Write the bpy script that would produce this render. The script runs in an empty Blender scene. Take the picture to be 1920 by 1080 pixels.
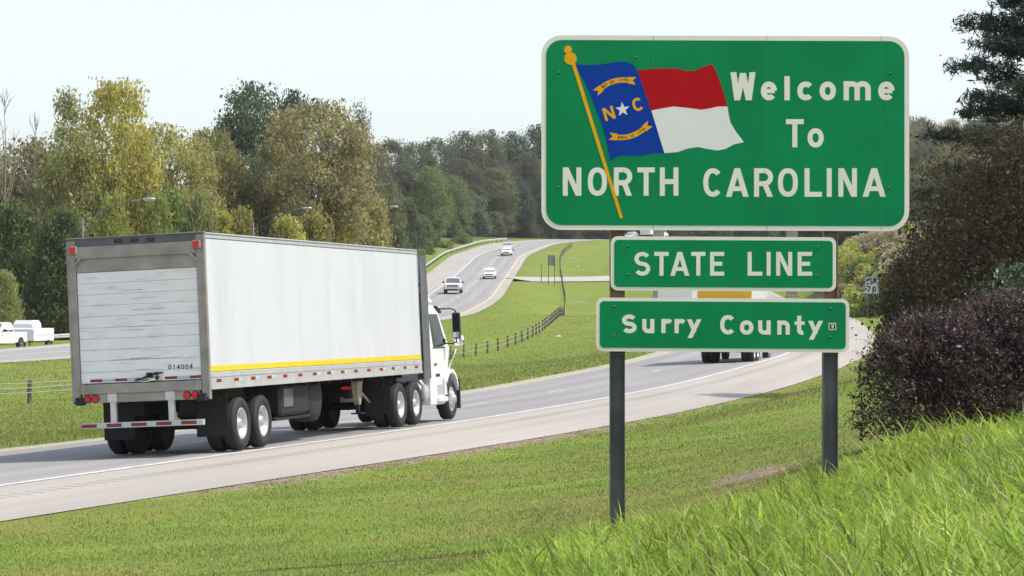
import bpy, math, random
import numpy as np
from mathutils import Vector, Matrix, Euler
R_ = math.radians
scene = bpy.context.scene
COL = scene.collection

# ------------------------------------------------------------------ camera, light, exposure
F = 5200.0            # focal length in pixels of the 1920 px wide photograph
HZ = 588.0            # horizon row
cam_d = bpy.data.cameras.new('camera')
cam_d.sensor_width = 36.0
cam_d.lens = F / 1920 * 36.0
cam_d.shift_y = (HZ - 540) / 1920
cam_d.clip_start = 0.5
cam_d.clip_end = 6000
cam = bpy.data.objects.new('camera', cam_d)
cam.rotation_euler = (R_(90), 0, 0)
COL.objects.link(cam)
scene.camera = cam

SUN_AZ = 100.0         # degrees from +Y towards +X
SUN_EL = 55.0
w = bpy.data.worlds.new('World')
scene.world = w
w.use_nodes = True
nt = w.node_tree
nt.nodes.clear()
sky = nt.nodes.new('ShaderNodeTexSky')
sky.sky_type = 'NISHITA'
sky.sun_disc = False
sky.sun_elevation = R_(SUN_EL)
sky.sun_rotation = R_(SUN_AZ)
sky.altitude = 300
sky.air_density = 1.0
sky.dust_density = 2.0
sky.ozone_density = 1.0
bg = nt.nodes.new('ShaderNodeBackground')
bg.inputs['Strength'].default_value = 0.15
wo = nt.nodes.new('ShaderNodeOutputWorld')
hsv = nt.nodes.new('ShaderNodeHueSaturation')
hsv.inputs['Saturation'].default_value = 0.55     # thin bright veil of cloud
nt.links.new(sky.outputs[0], hsv.inputs['Color'])
nt.links.new(hsv.outputs[0], bg.inputs['Color'])
nt.links.new(bg.outputs[0], wo.inputs['Surface'])
sd = bpy.data.lights.new('sun', 'SUN')
sd.energy = 2.6
sd.angle = R_(0.5)
sd.color = (1.0, 0.935, 0.84)
so = bpy.data.objects.new('sun', sd)
S = Vector((math.sin(R_(SUN_AZ)) * math.cos(R_(SUN_EL)), math.cos(R_(SUN_AZ)) * math.cos(R_(SUN_EL)), math.sin(R_(SUN_EL))))
so.rotation_euler = (-S).to_track_quat('-Z', 'Y').to_euler()
so.location = S * 50
COL.objects.link(so)
scene.view_settings.view_transform = 'Standard'
scene.view_settings.look = 'None'
scene.view_settings.exposure = 0.68
scene.view_settings.gamma = 1.0
scene.cycles.max_bounces = 8
scene.cycles.transparent_max_bounces = 8

# ------------------------------------------------------------------ helpers
def P(px, py, Y):
    return ((px - 960) / F * Y, Y, (HZ - py) / F * Y)

def tag(o, label=None, cat=None, group=None, kind=None):
    if label: o['label'] = label
    if cat: o['category'] = cat
    if group: o['group'] = group
    if kind: o['kind'] = kind
    return o

def empty(name, loc=(0, 0, 0), rot=(0, 0, 0), label=None, cat=None, group=None):
    o = bpy.data.objects.new(name, None)
    o.empty_display_size = 0.3
    o.location = loc
    o.rotation_euler = rot
    COL.objects.link(o)
    return tag(o, label, cat, group)

def mesh_np(name, V, loops, totals, mats=(), matidx=None, smooth=False, uv=None):
    V = np.asarray(V, dtype=np.float32)
    loops = np.asarray(loops, dtype=np.int32).ravel()
    totals = np.asarray(totals, dtype=np.int32)
    me = bpy.data.meshes.new(name)
    me.vertices.add(len(V)); me.vertices.foreach_set('co', V.ravel())
    me.loops.add(len(loops)); me.loops.foreach_set('vertex_index', loops)
    starts = np.concatenate(([0], np.cumsum(totals)[:-1])).astype(np.int32)
    me.polygons.add(len(totals))
    me.polygons.foreach_set('loop_start', starts)
    me.polygons.foreach_set('loop_total', totals)
    if matidx is not None: me.polygons.foreach_set('material_index', np.asarray(matidx, dtype=np.int32))
    me.polygons.foreach_set('use_smooth', np.full(len(totals), smooth))
    for m in mats: me.materials.append(m)
    if uv is not None:
        l = me.uv_layers.new(name='UVMap')
        l.data.foreach_set('uv', np.asarray(uv, dtype=np.float32)[loops].ravel())
    me.update(calc_edges=True)
    me.validate()
    return me

def obj(name, me, parent=None, loc=None):
    o = bpy.data.objects.new(name, me)
    COL.objects.link(o)
    if parent: o.parent = parent
    if loc is not None: o.location = loc
    return o

class MB:
    """collects shapes, links them as one mesh object"""
    def __init__(s): s.v = []; s.f = []; s.m = []; s.mats = []; s.sm = []
    def mi(s, m):
        if m not in s.mats: s.mats.append(m)
        return s.mats.index(m)
    def add(s, vs, fs, m, smooth=False):
        b = len(s.v); s.v += [tuple(v) for v in vs]; k = s.mi(m)
        for f in fs: s.f.append([i + b for i in f]); s.m.append(k); s.sm.append(smooth)
    def box(s, x0, x1, y0, y1, z0, z1, m, bev=0.0):
        if bev <= 0:
            vs = [(x, y, z) for z in (z0, z1) for y in (y0, y1) for x in (x0, x1)]
            s.add(vs, [(0, 2, 3, 1), (4, 5, 7, 6), (0, 1, 5, 4), (2, 6, 7, 3), (0, 4, 6, 2), (1, 3, 7, 5)], m)
        else:
            b = min(bev, (x1 - x0) * .45, (y1 - y0) * .45, (z1 - z0) * .45)
            sec = lambda ix, iy: [(x0 + ix + b, y0 + iy), (x1 - ix - b, y0 + iy), (x1 - ix, y0 + iy + b), (x1 - ix, y1 - iy - b), (x1 - ix - b, y1 - iy), (x0 + ix + b, y1 - iy), (x0 + ix, y1 - iy - b), (x0 + ix, y0 + iy + b)]
            rings = [[(x, y, z0) for x, y in sec(b, b)], [(x, y, z0 + b) for x, y in sec(0, 0)], [(x, y, z1 - b) for x, y in sec(0, 0)], [(x, y, z1) for x, y in sec(b, b)]]
            s.loft(rings, m, cap=True)
    def loft(s, rings, m, cap=True, smooth=False, closed=True):
        n = len(rings[0]); vs = [p for r in rings for p in r]; fs = []
        for k in range(len(rings) - 1):
            for i in range(n if closed else n - 1):
                j = (i + 1) % n
                fs.append((k * n + i, k * n + j, (k + 1) * n + j, (k + 1) * n + i))
        if cap:
            fs.append(tuple(range(n - 1, -1, -1))); fs.append(tuple((len(rings) - 1) * n + i for i in range(n)))
        s.add(vs, fs, m, smooth)
    def tube(s, pts, r, m, n=8, cap=True, smooth=True):
        pts = [Vector(p) for p in pts]; rs = r if isinstance(r, (list, tuple)) else [r] * len(pts); rings = []
        up = Vector((0, 0, 1))
        for i, p in enumerate(pts):
            d = (pts[min(i + 1, len(pts) - 1)] - pts[max(i - 1, 0)])
            if d.length < 1e-9: d = Vector((0, 0, 1))
            d.normalize()
            a = d.cross(up)
            if a.length < 0.05: a = d.cross(Vector((0, 1, 0)))
            a.normalize(); b = a.cross(d).normalized()
            rings.append([tuple(p + float(rs[i]) * (math.cos(2 * math.pi * k / n) * a + math.sin(2 * math.pi * k / n) * b)) for k in range(n)])
        s.loft(rings, m, cap, smooth)
    def lathe_x(s, prof, m, n=28, c=(0, 0, 0), smooth=True, cap=False):
        """prof: (x, r) list, turned about the x axis"""
        rings = [[(c[0] + x, c[1] + r * math.cos(2 * math.pi * k / n), c[2] + r * math.sin(2 * math.pi * k / n)) for k in range(n)] for x, r in prof]
        s.loft(rings, m, cap, smooth)
    def prism(s, poly, axis, a0, a1, m):
        """extrude polygon (2-D) along axis ('x','y','z')"""
        def q(p, a): return {'x': (a, p[0], p[1]), 'y': (p[0], a, p[1]), 'z': (p[0], p[1], a)}[axis]
        s.loft([[q(p, a0) for p in poly], [q(p, a1) for p in poly]], m)
    def sphere(s, c, r, m, nu=16, nv=10, sc=(1, 1, 1)):
        rings = []
        for j in range(1, nv):
            t = math.pi * j / nv
            rings.append([(c[0] + sc[0] * r * math.sin(t) * math.cos(2 * math.pi * i / nu), c[1] + sc[1] * r * math.sin(t) * math.sin(2 * math.pi * i / nu), c[2] + sc[2] * r * math.cos(t)) for i in range(nu)])
        s.loft(rings, m, True, True)
    def mesh(s, name):
        me = bpy.data.meshes.new(name)
        me.from_pydata(s.v, [], s.f)
        for m in s.mats: me.materials.append(m)
        me.polygons.foreach_set('material_index', s.m)
        me.polygons.foreach_set('use_smooth', s.sm)
        me.update()
        return me
    def build(s, name, parent=None, loc=None):
        return obj(name, s.mesh(name), parent, loc)

# ------------------------------------------------------------------ materials
def lin(r, g, b):
    f = lambda c: (c / 255 / 12.92) if c / 255 <= 0.04045 else ((c / 255 + 0.055) / 1.055) ** 2.4
    return (f(r), f(g), f(b))

def mat(name, col, rough=0.6, metal=0.0, var=0.0, scale=3.0, bump=0.0, bscale=40.0, col2=None, emit=None, trans=0.0, spec=0.5, coord='Object', detail=4.0):
    m = bpy.data.materials.new(name); m.use_nodes = True
    n = m.node_tree.nodes; L = m.node_tree.links
    p = n['Principled BSDF']
    p.inputs['Roughness'].default_value = rough; p.inputs['Metallic'].default_value = metal
    p.inputs['Specular IOR Level'].default_value = spec
    p.inputs['Base Color'].default_value = (*col, 1)
    tc = n.new('ShaderNodeTexCoord')
    if var > 0 or col2:
        nz = n.new('ShaderNodeTexNoise'); nz.inputs['Scale'].default_value = scale; nz.inputs['Detail'].default_value = detail
        L.new(tc.outputs[coord], nz.inputs['Vector'])
        cr = n.new('ShaderNodeValToRGB')
        c2 = col2 or tuple(c * (1 + var) for c in col); c1 = col if col2 else tuple(c * (1 - var) for c in col)
        cr.color_ramp.elements[0].position = 0.32; cr.color_ramp.elements[1].position = 0.68
        cr.color_ramp.elements[0].color = (*c1, 1); cr.color_ramp.elements[1].color = (*c2, 1)
        L.new(nz.outputs['Fac'], cr.inputs['Fac']); L.new(cr.outputs['Color'], p.inputs['Base Color'])
    if bump > 0:
        nb = n.new('ShaderNodeTexNoise'); nb.inputs['Scale'].default_value = bscale; nb.inputs['Detail'].default_value = 5
        L.new(tc.outputs[coord], nb.inputs['Vector'])
        bp = n.new('ShaderNodeBump'); bp.inputs['Strength'].default_value = bump; bp.inputs['Distance'].default_value = 0.02
        L.new(nb.outputs['Fac'], bp.inputs['Height']); L.new(bp.outputs['Normal'], p.inputs['Normal'])
    if emit:
        p.inputs['Emission Color'].default_value = (*emit[:3], 1); p.inputs['Emission Strength'].default_value = emit[3]
    return m

def leaf_mat(name, trans=0.4, use_obj=True, col=(0.06, 0.09, 0.02), clump=0.35, rough=0.55, cvar=0.6, hue=0.03, trs=1.3):
    """leaves: colour of the tree (object colour), varied per leaf and per clump, part translucent"""
    m = bpy.data.materials.new(name); m.use_nodes = True
    n = m.node_tree.nodes; L = m.node_tree.links
    p = n['Principled BSDF']; out = n['Material Output']
    p.inputs['Roughness'].default_value = rough; p.inputs['Specular IOR Level'].default_value = 0.35
    if use_obj:
        oi = n.new('ShaderNodeObjectInfo'); src = oi.outputs['Color']
    else:
        rg = n.new('ShaderNodeRGB'); rg.outputs[0].default_value = (*col, 1); src = rg.outputs[0]
    geo = n.new('ShaderNodeNewGeometry')
    tc = n.new('ShaderNodeTexCoord')
    nz = n.new('ShaderNodeTexNoise'); nz.inputs['Scale'].default_value = clump; nz.inputs['Detail'].default_value = 2
    L.new(tc.outputs['Object'], nz.inputs['Vector'])
    hs = n.new('ShaderNodeHueSaturation')
    L.new(src, hs.inputs['Color'])
    mr = n.new('ShaderNodeMapRange'); mr.inputs['To Min'].default_value = 1 - cvar; mr.inputs['To Max'].default_value = 1 + cvar
    L.new(geo.outputs['Random Per Island'], mr.inputs['Value'])
    m2 = n.new('ShaderNodeMapRange'); m2.inputs['From Min'].default_value = 0.3; m2.inputs['From Max'].default_value = 0.7
    m2.inputs['To Min'].default_value = 0.72; m2.inputs['To Max'].default_value = 1.28
    L.new(nz.outputs['Fac'], m2.inputs['Value'])
    mu = n.new('ShaderNodeMath'); mu.operation = 'MULTIPLY'
    L.new(mr.outputs[0], mu.inputs[0]); L.new(m2.outputs[0], mu.inputs[1])
    L.new(mu.outputs[0], hs.inputs['Value'])
    m3 = n.new('ShaderNodeMapRange'); m3.inputs['From Min'].default_value = 0.3; m3.inputs['From Max'].default_value = 0.7
    m3.inputs['To Min'].default_value = 0.5 - hue; m3.inputs['To Max'].default_value = 0.5 + hue
    L.new(nz.outputs['Fac'], m3.inputs['Value']); L.new(m3.outputs[0], hs.inputs['Hue'])
    L.new(hs.outputs['Color'], p.inputs['Base Color'])
    tr = n.new('ShaderNodeBsdfTranslucent')
    h2 = n.new('ShaderNodeHueSaturation'); h2.inputs['Value'].default_value = trs; h2.inputs['Saturation'].default_value = 1.0
    L.new(hs.outputs['Color'], h2.inputs['Color']); L.new(h2.outputs['Color'], tr.inputs['Color'])
    mx = n.new('ShaderNodeMixShader'); mx.inputs[0].default_value = trans
    L.new(p.outputs[0], mx.inputs[1]); L.new(tr.outputs[0], mx.inputs[2]); L.new(mx.outputs[0], out.inputs['Surface'])
    return m

M = {}
M['bark'] = mat('bark', (0.11, 0.085, 0.065), 0.9, var=0.35, scale=6, bump=0.6, bscale=20)
M['palebark'] = mat('palebark', (0.26, 0.22, 0.18), 0.9, var=0.3, scale=6)
M['leaf'] = leaf_mat('leaf', trans=.5, trs=1.55, hue=.018, cvar=.42)
M['needle'] = leaf_mat('needle', trans=0.15, hue=0.01, clump=0.8)
M['bushleaf'] = leaf_mat('bushleaf', trans=0.15, hue=0.02, clump=1.6, cvar=0.7, rough=0.45)
M['steel'] = mat('galvanised steel', (0.42, 0.43, 0.44), 0.45, 0.7, var=0.15, scale=2)
M['railsteel'] = mat('guard rail steel', (0.5, 0.51, 0.52), 0.5, 0.3, var=0.12, scale=0.6)
M['darkpost'] = mat('dark wood post', (0.10, 0.085, 0.07), 0.85, var=0.3, scale=5)
M['wire'] = mat('cable', (0.4, 0.4, 0.4), 0.5, 0.4)

# ------------------------------------------------------------------ road plan (white edge line of the near carriageway, yellow-side edge of the far one)
def resample(pts, step=2.0, passes=6):
    p = np.array(pts, float)
    d = np.r_[0, np.cumsum(np.hypot(*(np.diff(p[:, :2], axis=0).T)))]
    s = np.arange(0, d[-1], step)
    q = np.stack([np.interp(s, d, p[:, k]) for k in range(p.shape[1])], 1)
    for _ in range(passes * 6):
        q[1:-1] = 0.25 * q[:-2] + 0.5 * q[1:-1] + 0.25 * q[2:]
    return q

class Road:
    def __init__(s, pts, lo, hi, zfun):
        s.c = resample(pts); c = s.c
        t = np.gradient(c[:, :2], axis=0); t /= np.linalg.norm(t, axis=1)[:, None]
        s.t = t; s.n = np.stack([t[:, 1], -t[:, 0]], 1)      # n points to the right of travel (+x)
        s.s = np.r_[0, np.cumsum(np.hypot(*(np.diff(c[:, :2], axis=0).T)))]
        s.lo = lo; s.hi = hi; s.zfun = zfun
    def edge(s, fn):
        return np.array([fn(y) for y in s.c[:, 1]])
    def locate(s, x, y):
        """nearest station index (float) and signed offset of points"""
        k = np.empty(len(x)); o = np.empty(len(x))
        for a in range(0, len(x), 20000):
            xx = x[a:a + 20000, None] - s.c[None, :, 0]; yy = y[a:a + 20000, None] - s.c[None, :, 1]
            i = np.argmin(xx * xx + yy * yy, axis=1); r = np.arange(len(i))
            dt = xx[r, i] * s.t[i, 0] + yy[r, i] * s.t[i, 1]
            k[a:a + 20000] = np.clip(i + dt / 2.0, 0, len(s.c) - 1)
            ii = np.clip(np.round(k[a:a + 20000]).astype(int), 0, len(s.c) - 1)
            o[a:a + 20000] = (x[a:a + 20000] - s.c[ii, 0]) * s.n[ii, 0] + (y[a:a + 20000] - s.c[ii, 1]) * s.n[ii, 1]
            # past the ends: distance grows along the line too
            past = np.abs(i + dt / 2.0 - k[a:a + 20000]) * 2.0
            o[a:a + 20000] += np.sign(o[a:a + 20000]) * past
        return k, o
    def at(s, k, o):
        """world point at station index k, offset o"""
        k = np.clip(np.asarray(k, float), 0, len(s.c) - 1.001); i = k.astype(int); f = (k - i)
        g = lambda A: (A[i].T * (1 - f) + A[i + 1].T * f).T
        c = g(s.c); n = g(s.n)
        x = c[..., 0] + n[..., 0] * o; y = c[..., 1] + n[..., 1] * o
        return x, y, s.zfun(c[..., 1], c[..., 2], o)

def bankR(y): return np.interp(y, [0, 150, 250, 700], [0.045, 0.045, 0.02, 0.02])
def zR(y, zc, o): return zc + bankR(y) * np.minimum(o, 0) - 0.03 * np.maximum(o, 0)
def zL(y, zc, o): return zc + 0.0 * o - 0.012 * np.minimum(o, 0)
RW = [(-20, -5, -2.8), (-14.5, 17.5, -2.7), (-11, 30.2, -2.62), (-7.78, 42.1, -2.6), (-4.56, 53.9, -2.6), (-1.27, 66, -2.6), (2.96, 85.6, -2.6), (6.1, 99.2, -2.5), (11.36, 127, -2.22), (14.1, 140, -2.0), (21.2, 190, -1.3), (26.3, 240, -0.4), (28.3, 280, 0.4), (28.6, 320, 1.6), (30, 380, 4.0), (33, 450, 8.5), (41, 540, 13), (60, 640, 15), (90, 740, 16)]
LW = [(-60, 20, -2.9), (-45, 75, -2.8), (-33, 120, -2.65), (-26.8, 146, -2.6), (-23.5, 163, -2.5), (-14.8, 195, -1.6), (-4.7, 250, -0.43), (-3.0, 266, 0.15), (-1.2, 310, 1.67), (0.15, 385, 4.75), (2.6, 470, 9.8), (8.5, 530, 13.4), (20, 572, 15.4), (45, 610, 16.2), (90, 640, 16.8)]
KW = [(-75, 60, -2.9), (-60, 105, -2.75), (-46, 152, -2.6), (-40, 173, -2.55), (-34.5, 192, -2.5), (-29, 211, -2.3), (-22.5, 236, -1.6)]
R_hi = lambda y: float(np.interp(y, [30, 55, 75, 120, 200], [2.5, 3.2, 3.6, 4.0, 3.6]))
R_lo = lambda y: -8.2
L_lo = lambda y: float(np.interp(y, [180, 260], [-10.0, -12.8]))
L_hi = lambda y: 0.0
RoadR = Road(RW, R_lo, R_hi, zR)
RoadL = Road(LW, L_lo, L_hi, zL)
RoadK = Road(KW, lambda y: -3.4, lambda y: 3.2, lambda y, zc, o: zc + 0 * o)
PW = [(-0.5, 384, 4.7), (5, 392, 4.75), (15, 405, 4.95), (24, 414, 5.6)]
RoadP = Road(PW, lambda y: -2.6, lambda y: 2.6, lambda y, zc, o: zc - 0.13 * o)
ROADS = [RoadR, RoadL, RoadK, RoadP]

# ------------------------------------------------------------------ terrain
cps = []
for rd, st in ((RoadR, 8), (RoadL, 8), (RoadK, 8), (RoadP, 4)):
    for i in range(0, len(rd.c), st):
        for fn in (rd.lo, rd.hi):
            x, y, z = rd.at(i, fn(rd.c[i, 1])); cps.append((float(x), float(y), float(z) - 0.03))
cps += [(0, 0, -1.65), (0, -20, -1.5), (10, 5, -0.7), (2, 12, -1.5), (4, 18, -1.33), (0, 22, -2.06), (-1.3, 25.5, -2.4), (-5.4, 29, -2.74), (-3, 14, -2.2), (-10, 12, -2.7),
        (1.03, 27, -2.19), (3.1, 27, -1.70), (3.85, 29, -1.42), (5.35, 29, -1.24), (7.5, 29, -0.8), (2.7, 32, -1.93), (0, 36, -2.4), (5.2, 45, -1.9), (7.2, 55, -1.85), (3.0, 45, -2.25),
        (9, 65, -1.4), (13, 65, -0.6), (12, 45, -0.3), (20, 30, 1.5), (25, 90, 1.5), (17, 100, -1.6), (40, 150, 3.0), (27, 170, -1.0), (22, 140, -1.9),
        (31.8, 244, -0.75), (33.8, 250, 0.6), (38, 262, 5.0), (47, 268, 7.0), (35.6, 300, 5.3), (39, 330, 6.6), (40, 390, 8.5), (31, 210, -0.7), (40, 215, 2.5),
        (60, 400, 10), (90, 500, 13), (60, 560, 15.5), (120, 650, 24), (80, 700, 30), (150, 800, 42), (60, 820, 36), (120, 900, 48), (0, 800, 20), (-100, 700, 16), (300, 900, 48), (250, 500, 20), (0, 1200, 25), (200, 1500, 45), (-300, 1500, 20), (0, 2900, 20), (1500, 2500, 20), (-1500, 2500, 15),
        (-18, 105, -3.4), (-25, 85, -3.25), (-12, 130, -3.35), (-3.25, 192, -2.75), (2, 215, -1.65), (5.4, 290, -0.56), (6.5, 350, 1.9), (7.3, 420, 5.5), (9, 490, 10.2), (13, 530, 12.8), (19, 552, 13.7),
        (8.2, 330, 1.4), (5.3, 375, 3.6), (12, 300, -0.6), (14, 360, 2.2), (2, 170, -2.9),
        (-50, 232, -2.2), (-50, 285, 0), (-30, 265, -0.6), (-60, 320, 2), (-32, 330, 3.6), (-20, 400, 8.2), (-16, 480, 12), (-8, 545, 15), (5, 610, 16.5), (-90, 240, -1.5), (-120, 150, -2.5), (-70, 150, -2.6), (-80, 60, -3), (-30, 60, -3.1), (-200, 300, 2), (-100, 450, 8), (-40, -20, -3), (-25, 10, -2.9), (40, 10, 2.5), (40, -20, 2)]
cps = np.array(cps)
K0 = 45.0
def uvw(x, y):
    d = np.maximum(y + K0, 4.0)
    return np.stack([x / d * 2.2, np.log(d)], -1)
CU = uvw(cps[:, 0], cps[:, 1])
def tps(r2): return 0.5 * r2 * np.log(r2 + 1e-12)
_d2 = ((CU[:, None] - CU[None]) ** 2).sum(-1)
_A = tps(_d2) + np.eye(len(CU)) * 2e-4
_Pm = np.c_[np.ones(len(CU)), CU]
_Mx = np.block([[_A, _Pm], [_Pm.T, np.zeros((3, 3))]])
_sol = np.linalg.solve(_Mx, np.r_[cps[:, 2], 0, 0, 0])
def tps_eval(x, y):
    q = uvw(x, y); out = np.empty(len(x))
    for a in range(0, len(x), 20000):
        b = q[a:a + 20000]
        d2 = ((b[:, None] - CU[None]) ** 2).sum(-1)
        out[a:a + 20000] = tps(d2) @ _sol[:-3] + _sol[-3] + b @ _sol[-2:]
    return out
def sstep(t): t = np.clip(t, 0, 1); return t * t * (3 - 2 * t)
def road_dist(x, y):
    """distance outside the nearest pavement edge (negative inside) per road"""
    res = []
    for rd in ROADS:
        k, o = rd.locate(x, y)
        yy = np.interp(k, np.arange(len(rd.c)), rd.c[:, 1])
        lo = np.array([rd.lo(v) for v in rd.c[:, 1]]); hi = np.array([rd.hi(v) for v in rd.c[:, 1]])
        lo = np.interp(k, np.arange(len(lo)), lo); hi = np.interp(k, np.arange(len(hi)), hi)
        e = np.maximum(o - hi, lo - o)
        zc = np.interp(k, np.arange(len(rd.c)), rd.c[:, 2])
        z = rd.zfun(yy, zc, np.clip(o, lo, hi))
        res.append((e, z, o))
    return res
def ground_z(x, y, full=False):
    x = np.atleast_1d(np.asarray(x, float)); y = np.atleast_1d(np.asarray(y, float))
    z = tps_eval(x, y)
    rd = road_dist(x, y)
    emin = np.full(len(x), 1e9)
    for e, zr, o in rd:
        blend = np.maximum(4.0, 0.02 * y)
        t = sstep((e + 0.0) / blend)
        inside = -0.012 - 0.25 * sstep((-e - 0.1) / 1.2)
        z = np.where(e < blend, (zr + inside) * (1 - t) + z * t, z)
        emin = np.minimum(emin, e)
    for e, zr, o in rd[:2]:
        z = np.where(e < 0, np.minimum(z, zr - 0.012 - 0.25 * sstep((-e - 0.1) / 1.2)), z)
    if full: return z, emin, rd
    return z
def gz(x, y): return float(ground_z([x], [y])[0])

# ground sheet
rows = [-40.0]
while rows[-1] < 3000: rows.append(rows[-1] + 0.0118 * (rows[-1] + K0))
rows = np.array(rows); cols = np.linspace(-0.95, 0.95, 420)
GY, GU = np.meshgrid(rows, cols, indexing='ij')
GX = GU * (GY + K0 + 10)
gx, gy = GX.ravel(), GY.ravel()
gzv, emin, rdat = ground_z(gx, gy, True)
nr, nc = GX.shape
idx = np.arange(nr * nc).reshape(nr, nc)
quads = np.stack([idx[:-1, :-1], idx[:-1, 1:], idx[1:, 1:], idx[1:, :-1]], -1).reshape(-1, 4)

def ground_material():
    m = bpy.data.materials.new('turf'); m.use_nodes = True
    n = m.node_tree.nodes; L = m.node_tree.links; p = n['Principled BSDF']
    p.inputs['Roughness'].default_value = 0.9; p.inputs['Specular IOR Level'].default_value = 0.1
    g = n.new('ShaderNodeNewGeometry')
    def noise(sc, det=4, stretch=None):
        q = n.new('ShaderNodeTexNoise'); q.inputs['Scale'].default_value = sc; q.inputs['Detail'].default_value = det
        if stretch:
            mp = n.new('ShaderNodeMapping'); mp.inputs['Scale'].default_value = stretch
            L.new(g.outputs['Position'], mp.inputs['Vector']); L.new(mp.outputs[0], q.inputs['Vector'])
        else: L.new(g.outputs['Position'], q.inputs['Vector'])
        return q.outputs['Fac']
    def ramp(src, a, b, c1, c2):
        r = n.new('ShaderNodeValToRGB'); r.color_ramp.elements[0].position = a; r.color_ramp.elements[1].position = b
        r.color_ramp.elements[0].color = (*c1, 1); r.color_ramp.elements[1].color = (*c2, 1); L.new(src, r.inputs['Fac']); return r.outputs['Color']
    def mix(f, a, b):
        x = n.new('ShaderNodeMix'); x.data_type = 'RGBA'
        if isinstance(f, float): x.inputs[0].default_value = f
        else: L.new(f, x.inputs[0])
        L.new(a, x.inputs[6]); L.new(b, x.inputs[7]); return x.outputs[2]
    base = ramp(noise(0.35, 5), 0.35, 0.65, (0.155, 0.225, 0.038), (0.215, 0.27, 0.05))
    dry = ramp(noise(9, 3), 0.3, 0.7, (0.19, 0.15, 0.045), (0.27, 0.21, 0.08))
    dm = ramp(noise(0.22, 6), 0.5, 0.72, (0, 0, 0), (0.7, 0.7, 0.7))
    c = mix(dm, base, dry)
    fine = ramp(noise(28, 3), 0.35, 0.66, (0.72, 0.72, 0.72), (1.2, 1.2, 1.2))
    mul = n.new('ShaderNodeMix'); mul.data_type = 'RGBA'; mul.blend_type = 'MULTIPLY'; mul.inputs[0].default_value = 1.0
    L.new(c, mul.inputs[6]); L.new(fine, mul.inputs[7]); c = mul.outputs[2]
    at = n.new('ShaderNodeAttribute'); at.attribute_name = 'soil'
    soil = ramp(noise(6, 5), 0.35, 0.65, (0.16, 0.115, 0.08), (0.36, 0.29, 0.215))
    sm = n.new('ShaderNodeMath'); sm.operation = 'MULTIPLY_ADD'; L.new(noise(3.0, 5), sm.inputs[0]); sm.inputs[1].default_value = 1.6; sm.inputs[2].default_value = -0.8
    sa = n.new('ShaderNodeMath'); sa.operation = 'ADD'; L.new(at.outputs['Fac'], sa.inputs[0]); L.new(sm.outputs[0], sa.inputs[1])
    sr = ramp(sa.outputs[0], 0.42, 0.62, (0, 0, 0), (1, 1, 1))
    c = mix(sr, c, soil)
    aw = n.new('ShaderNodeAttribute'); aw.attribute_name = 'wild_gapshade'
    wild_gapshade = ramp(noise(0.5, 5), 0.35, 0.65, (0.06, 0.07, 0.02), (0.16, 0.14, 0.05))
    c = mix(aw.outputs['Fac'], c, wild_gapshade)
    L.new(c, p.inputs['Base Color'])
    b = n.new('ShaderNodeBump'); b.inputs['Strength'].default_value = 0.8; b.inputs['Distance'].default_value = 0.05
    L.new(noise(22, 5), b.inputs['Height']); L.new(b.outputs['Normal'], p.inputs['Normal'])
    return m
M['turf'] = ground_material()
gme = mesh_np('ground', np.c_[gx, gy, gzv], quads, np.full(len(quads), 4), [M['turf']], smooth=True)
soil = np.zeros(len(gx))
eR = rdat[0][0]
oR = rdat[0][2]
soil += np.where((eR > -0.5) & (oR > 0), np.exp(-(np.maximum(eR, 0) / 0.75) ** 2), 0) * np.interp(gy, [40, 44, 62, 70, 110], [0.25, 1.0, 1.0, 0.5, 0.35])
soil += np.where((eR > -0.5) & (oR < 0), np.exp(-(np.maximum(eR, 0) / 0.5) ** 2), 0) * 0.35
for (px, py, Y, rx, ry, a) in ((1420, 903, 32.6, 0.5, 1.5, 1.6), (1090, 562, 330, 1.0, 5, 1.3), (1076, 488, 470, 1.0, 4, 1.2), (1000, 656, 200, 9, 3, 0.35), (1105, 590, 290, 2, 10, 0.45)):
    x, y, z = P(px, py, Y)
    soil += a * np.exp(-(((gx - x) / rx) ** 2 + ((gy - y) / ry) ** 2))
at = gme.attributes.new('soil', 'FLOAT', 'POINT'); at.data.foreach_set('value', soil.astype(np.float32))
wild_gapshade = np.zeros(len(gx))
oL, eL = rdat[1][2], rdat[1][0]
wild_gapshade = np.maximum(wild_gapshade, sstep((eL - 3) / 6) * (oL < 0) * (gy > 225) * sstep((rdat[2][0] - 3) / 4))
wild_gapshade = np.maximum(wild_gapshade, sstep((eR - 3.5) / 4) * (oR > 0) * sstep((gy - 75) / 20))
wild_gapshade = np.maximum(wild_gapshade, sstep((gy - 640) / 30))
_e = np.interp(gy, [13, 18, 22, 24.5, 26.6, 27.6, 28.5, 31.5, 32], [-.8, -.6, -.32, .1, .85, 2.95, 3.6, 5.6, 99])
wild_gapshade = np.maximum(wild_gapshade, .8 * sstep((gx - _e - .1) / .5) * (gy > 8) * (gy < 31.5))  # ground colour darkened under the long grass, painted shade for gaps between blades
at = gme.attributes.new('wild_gapshade', 'FLOAT', 'POINT'); at.data.foreach_set('value', wild_gapshade.astype(np.float32))
ground = tag(obj('ground', gme), 'mown green roadside turf and median rising towards the woods', 'ground', kind='structure')

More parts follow.
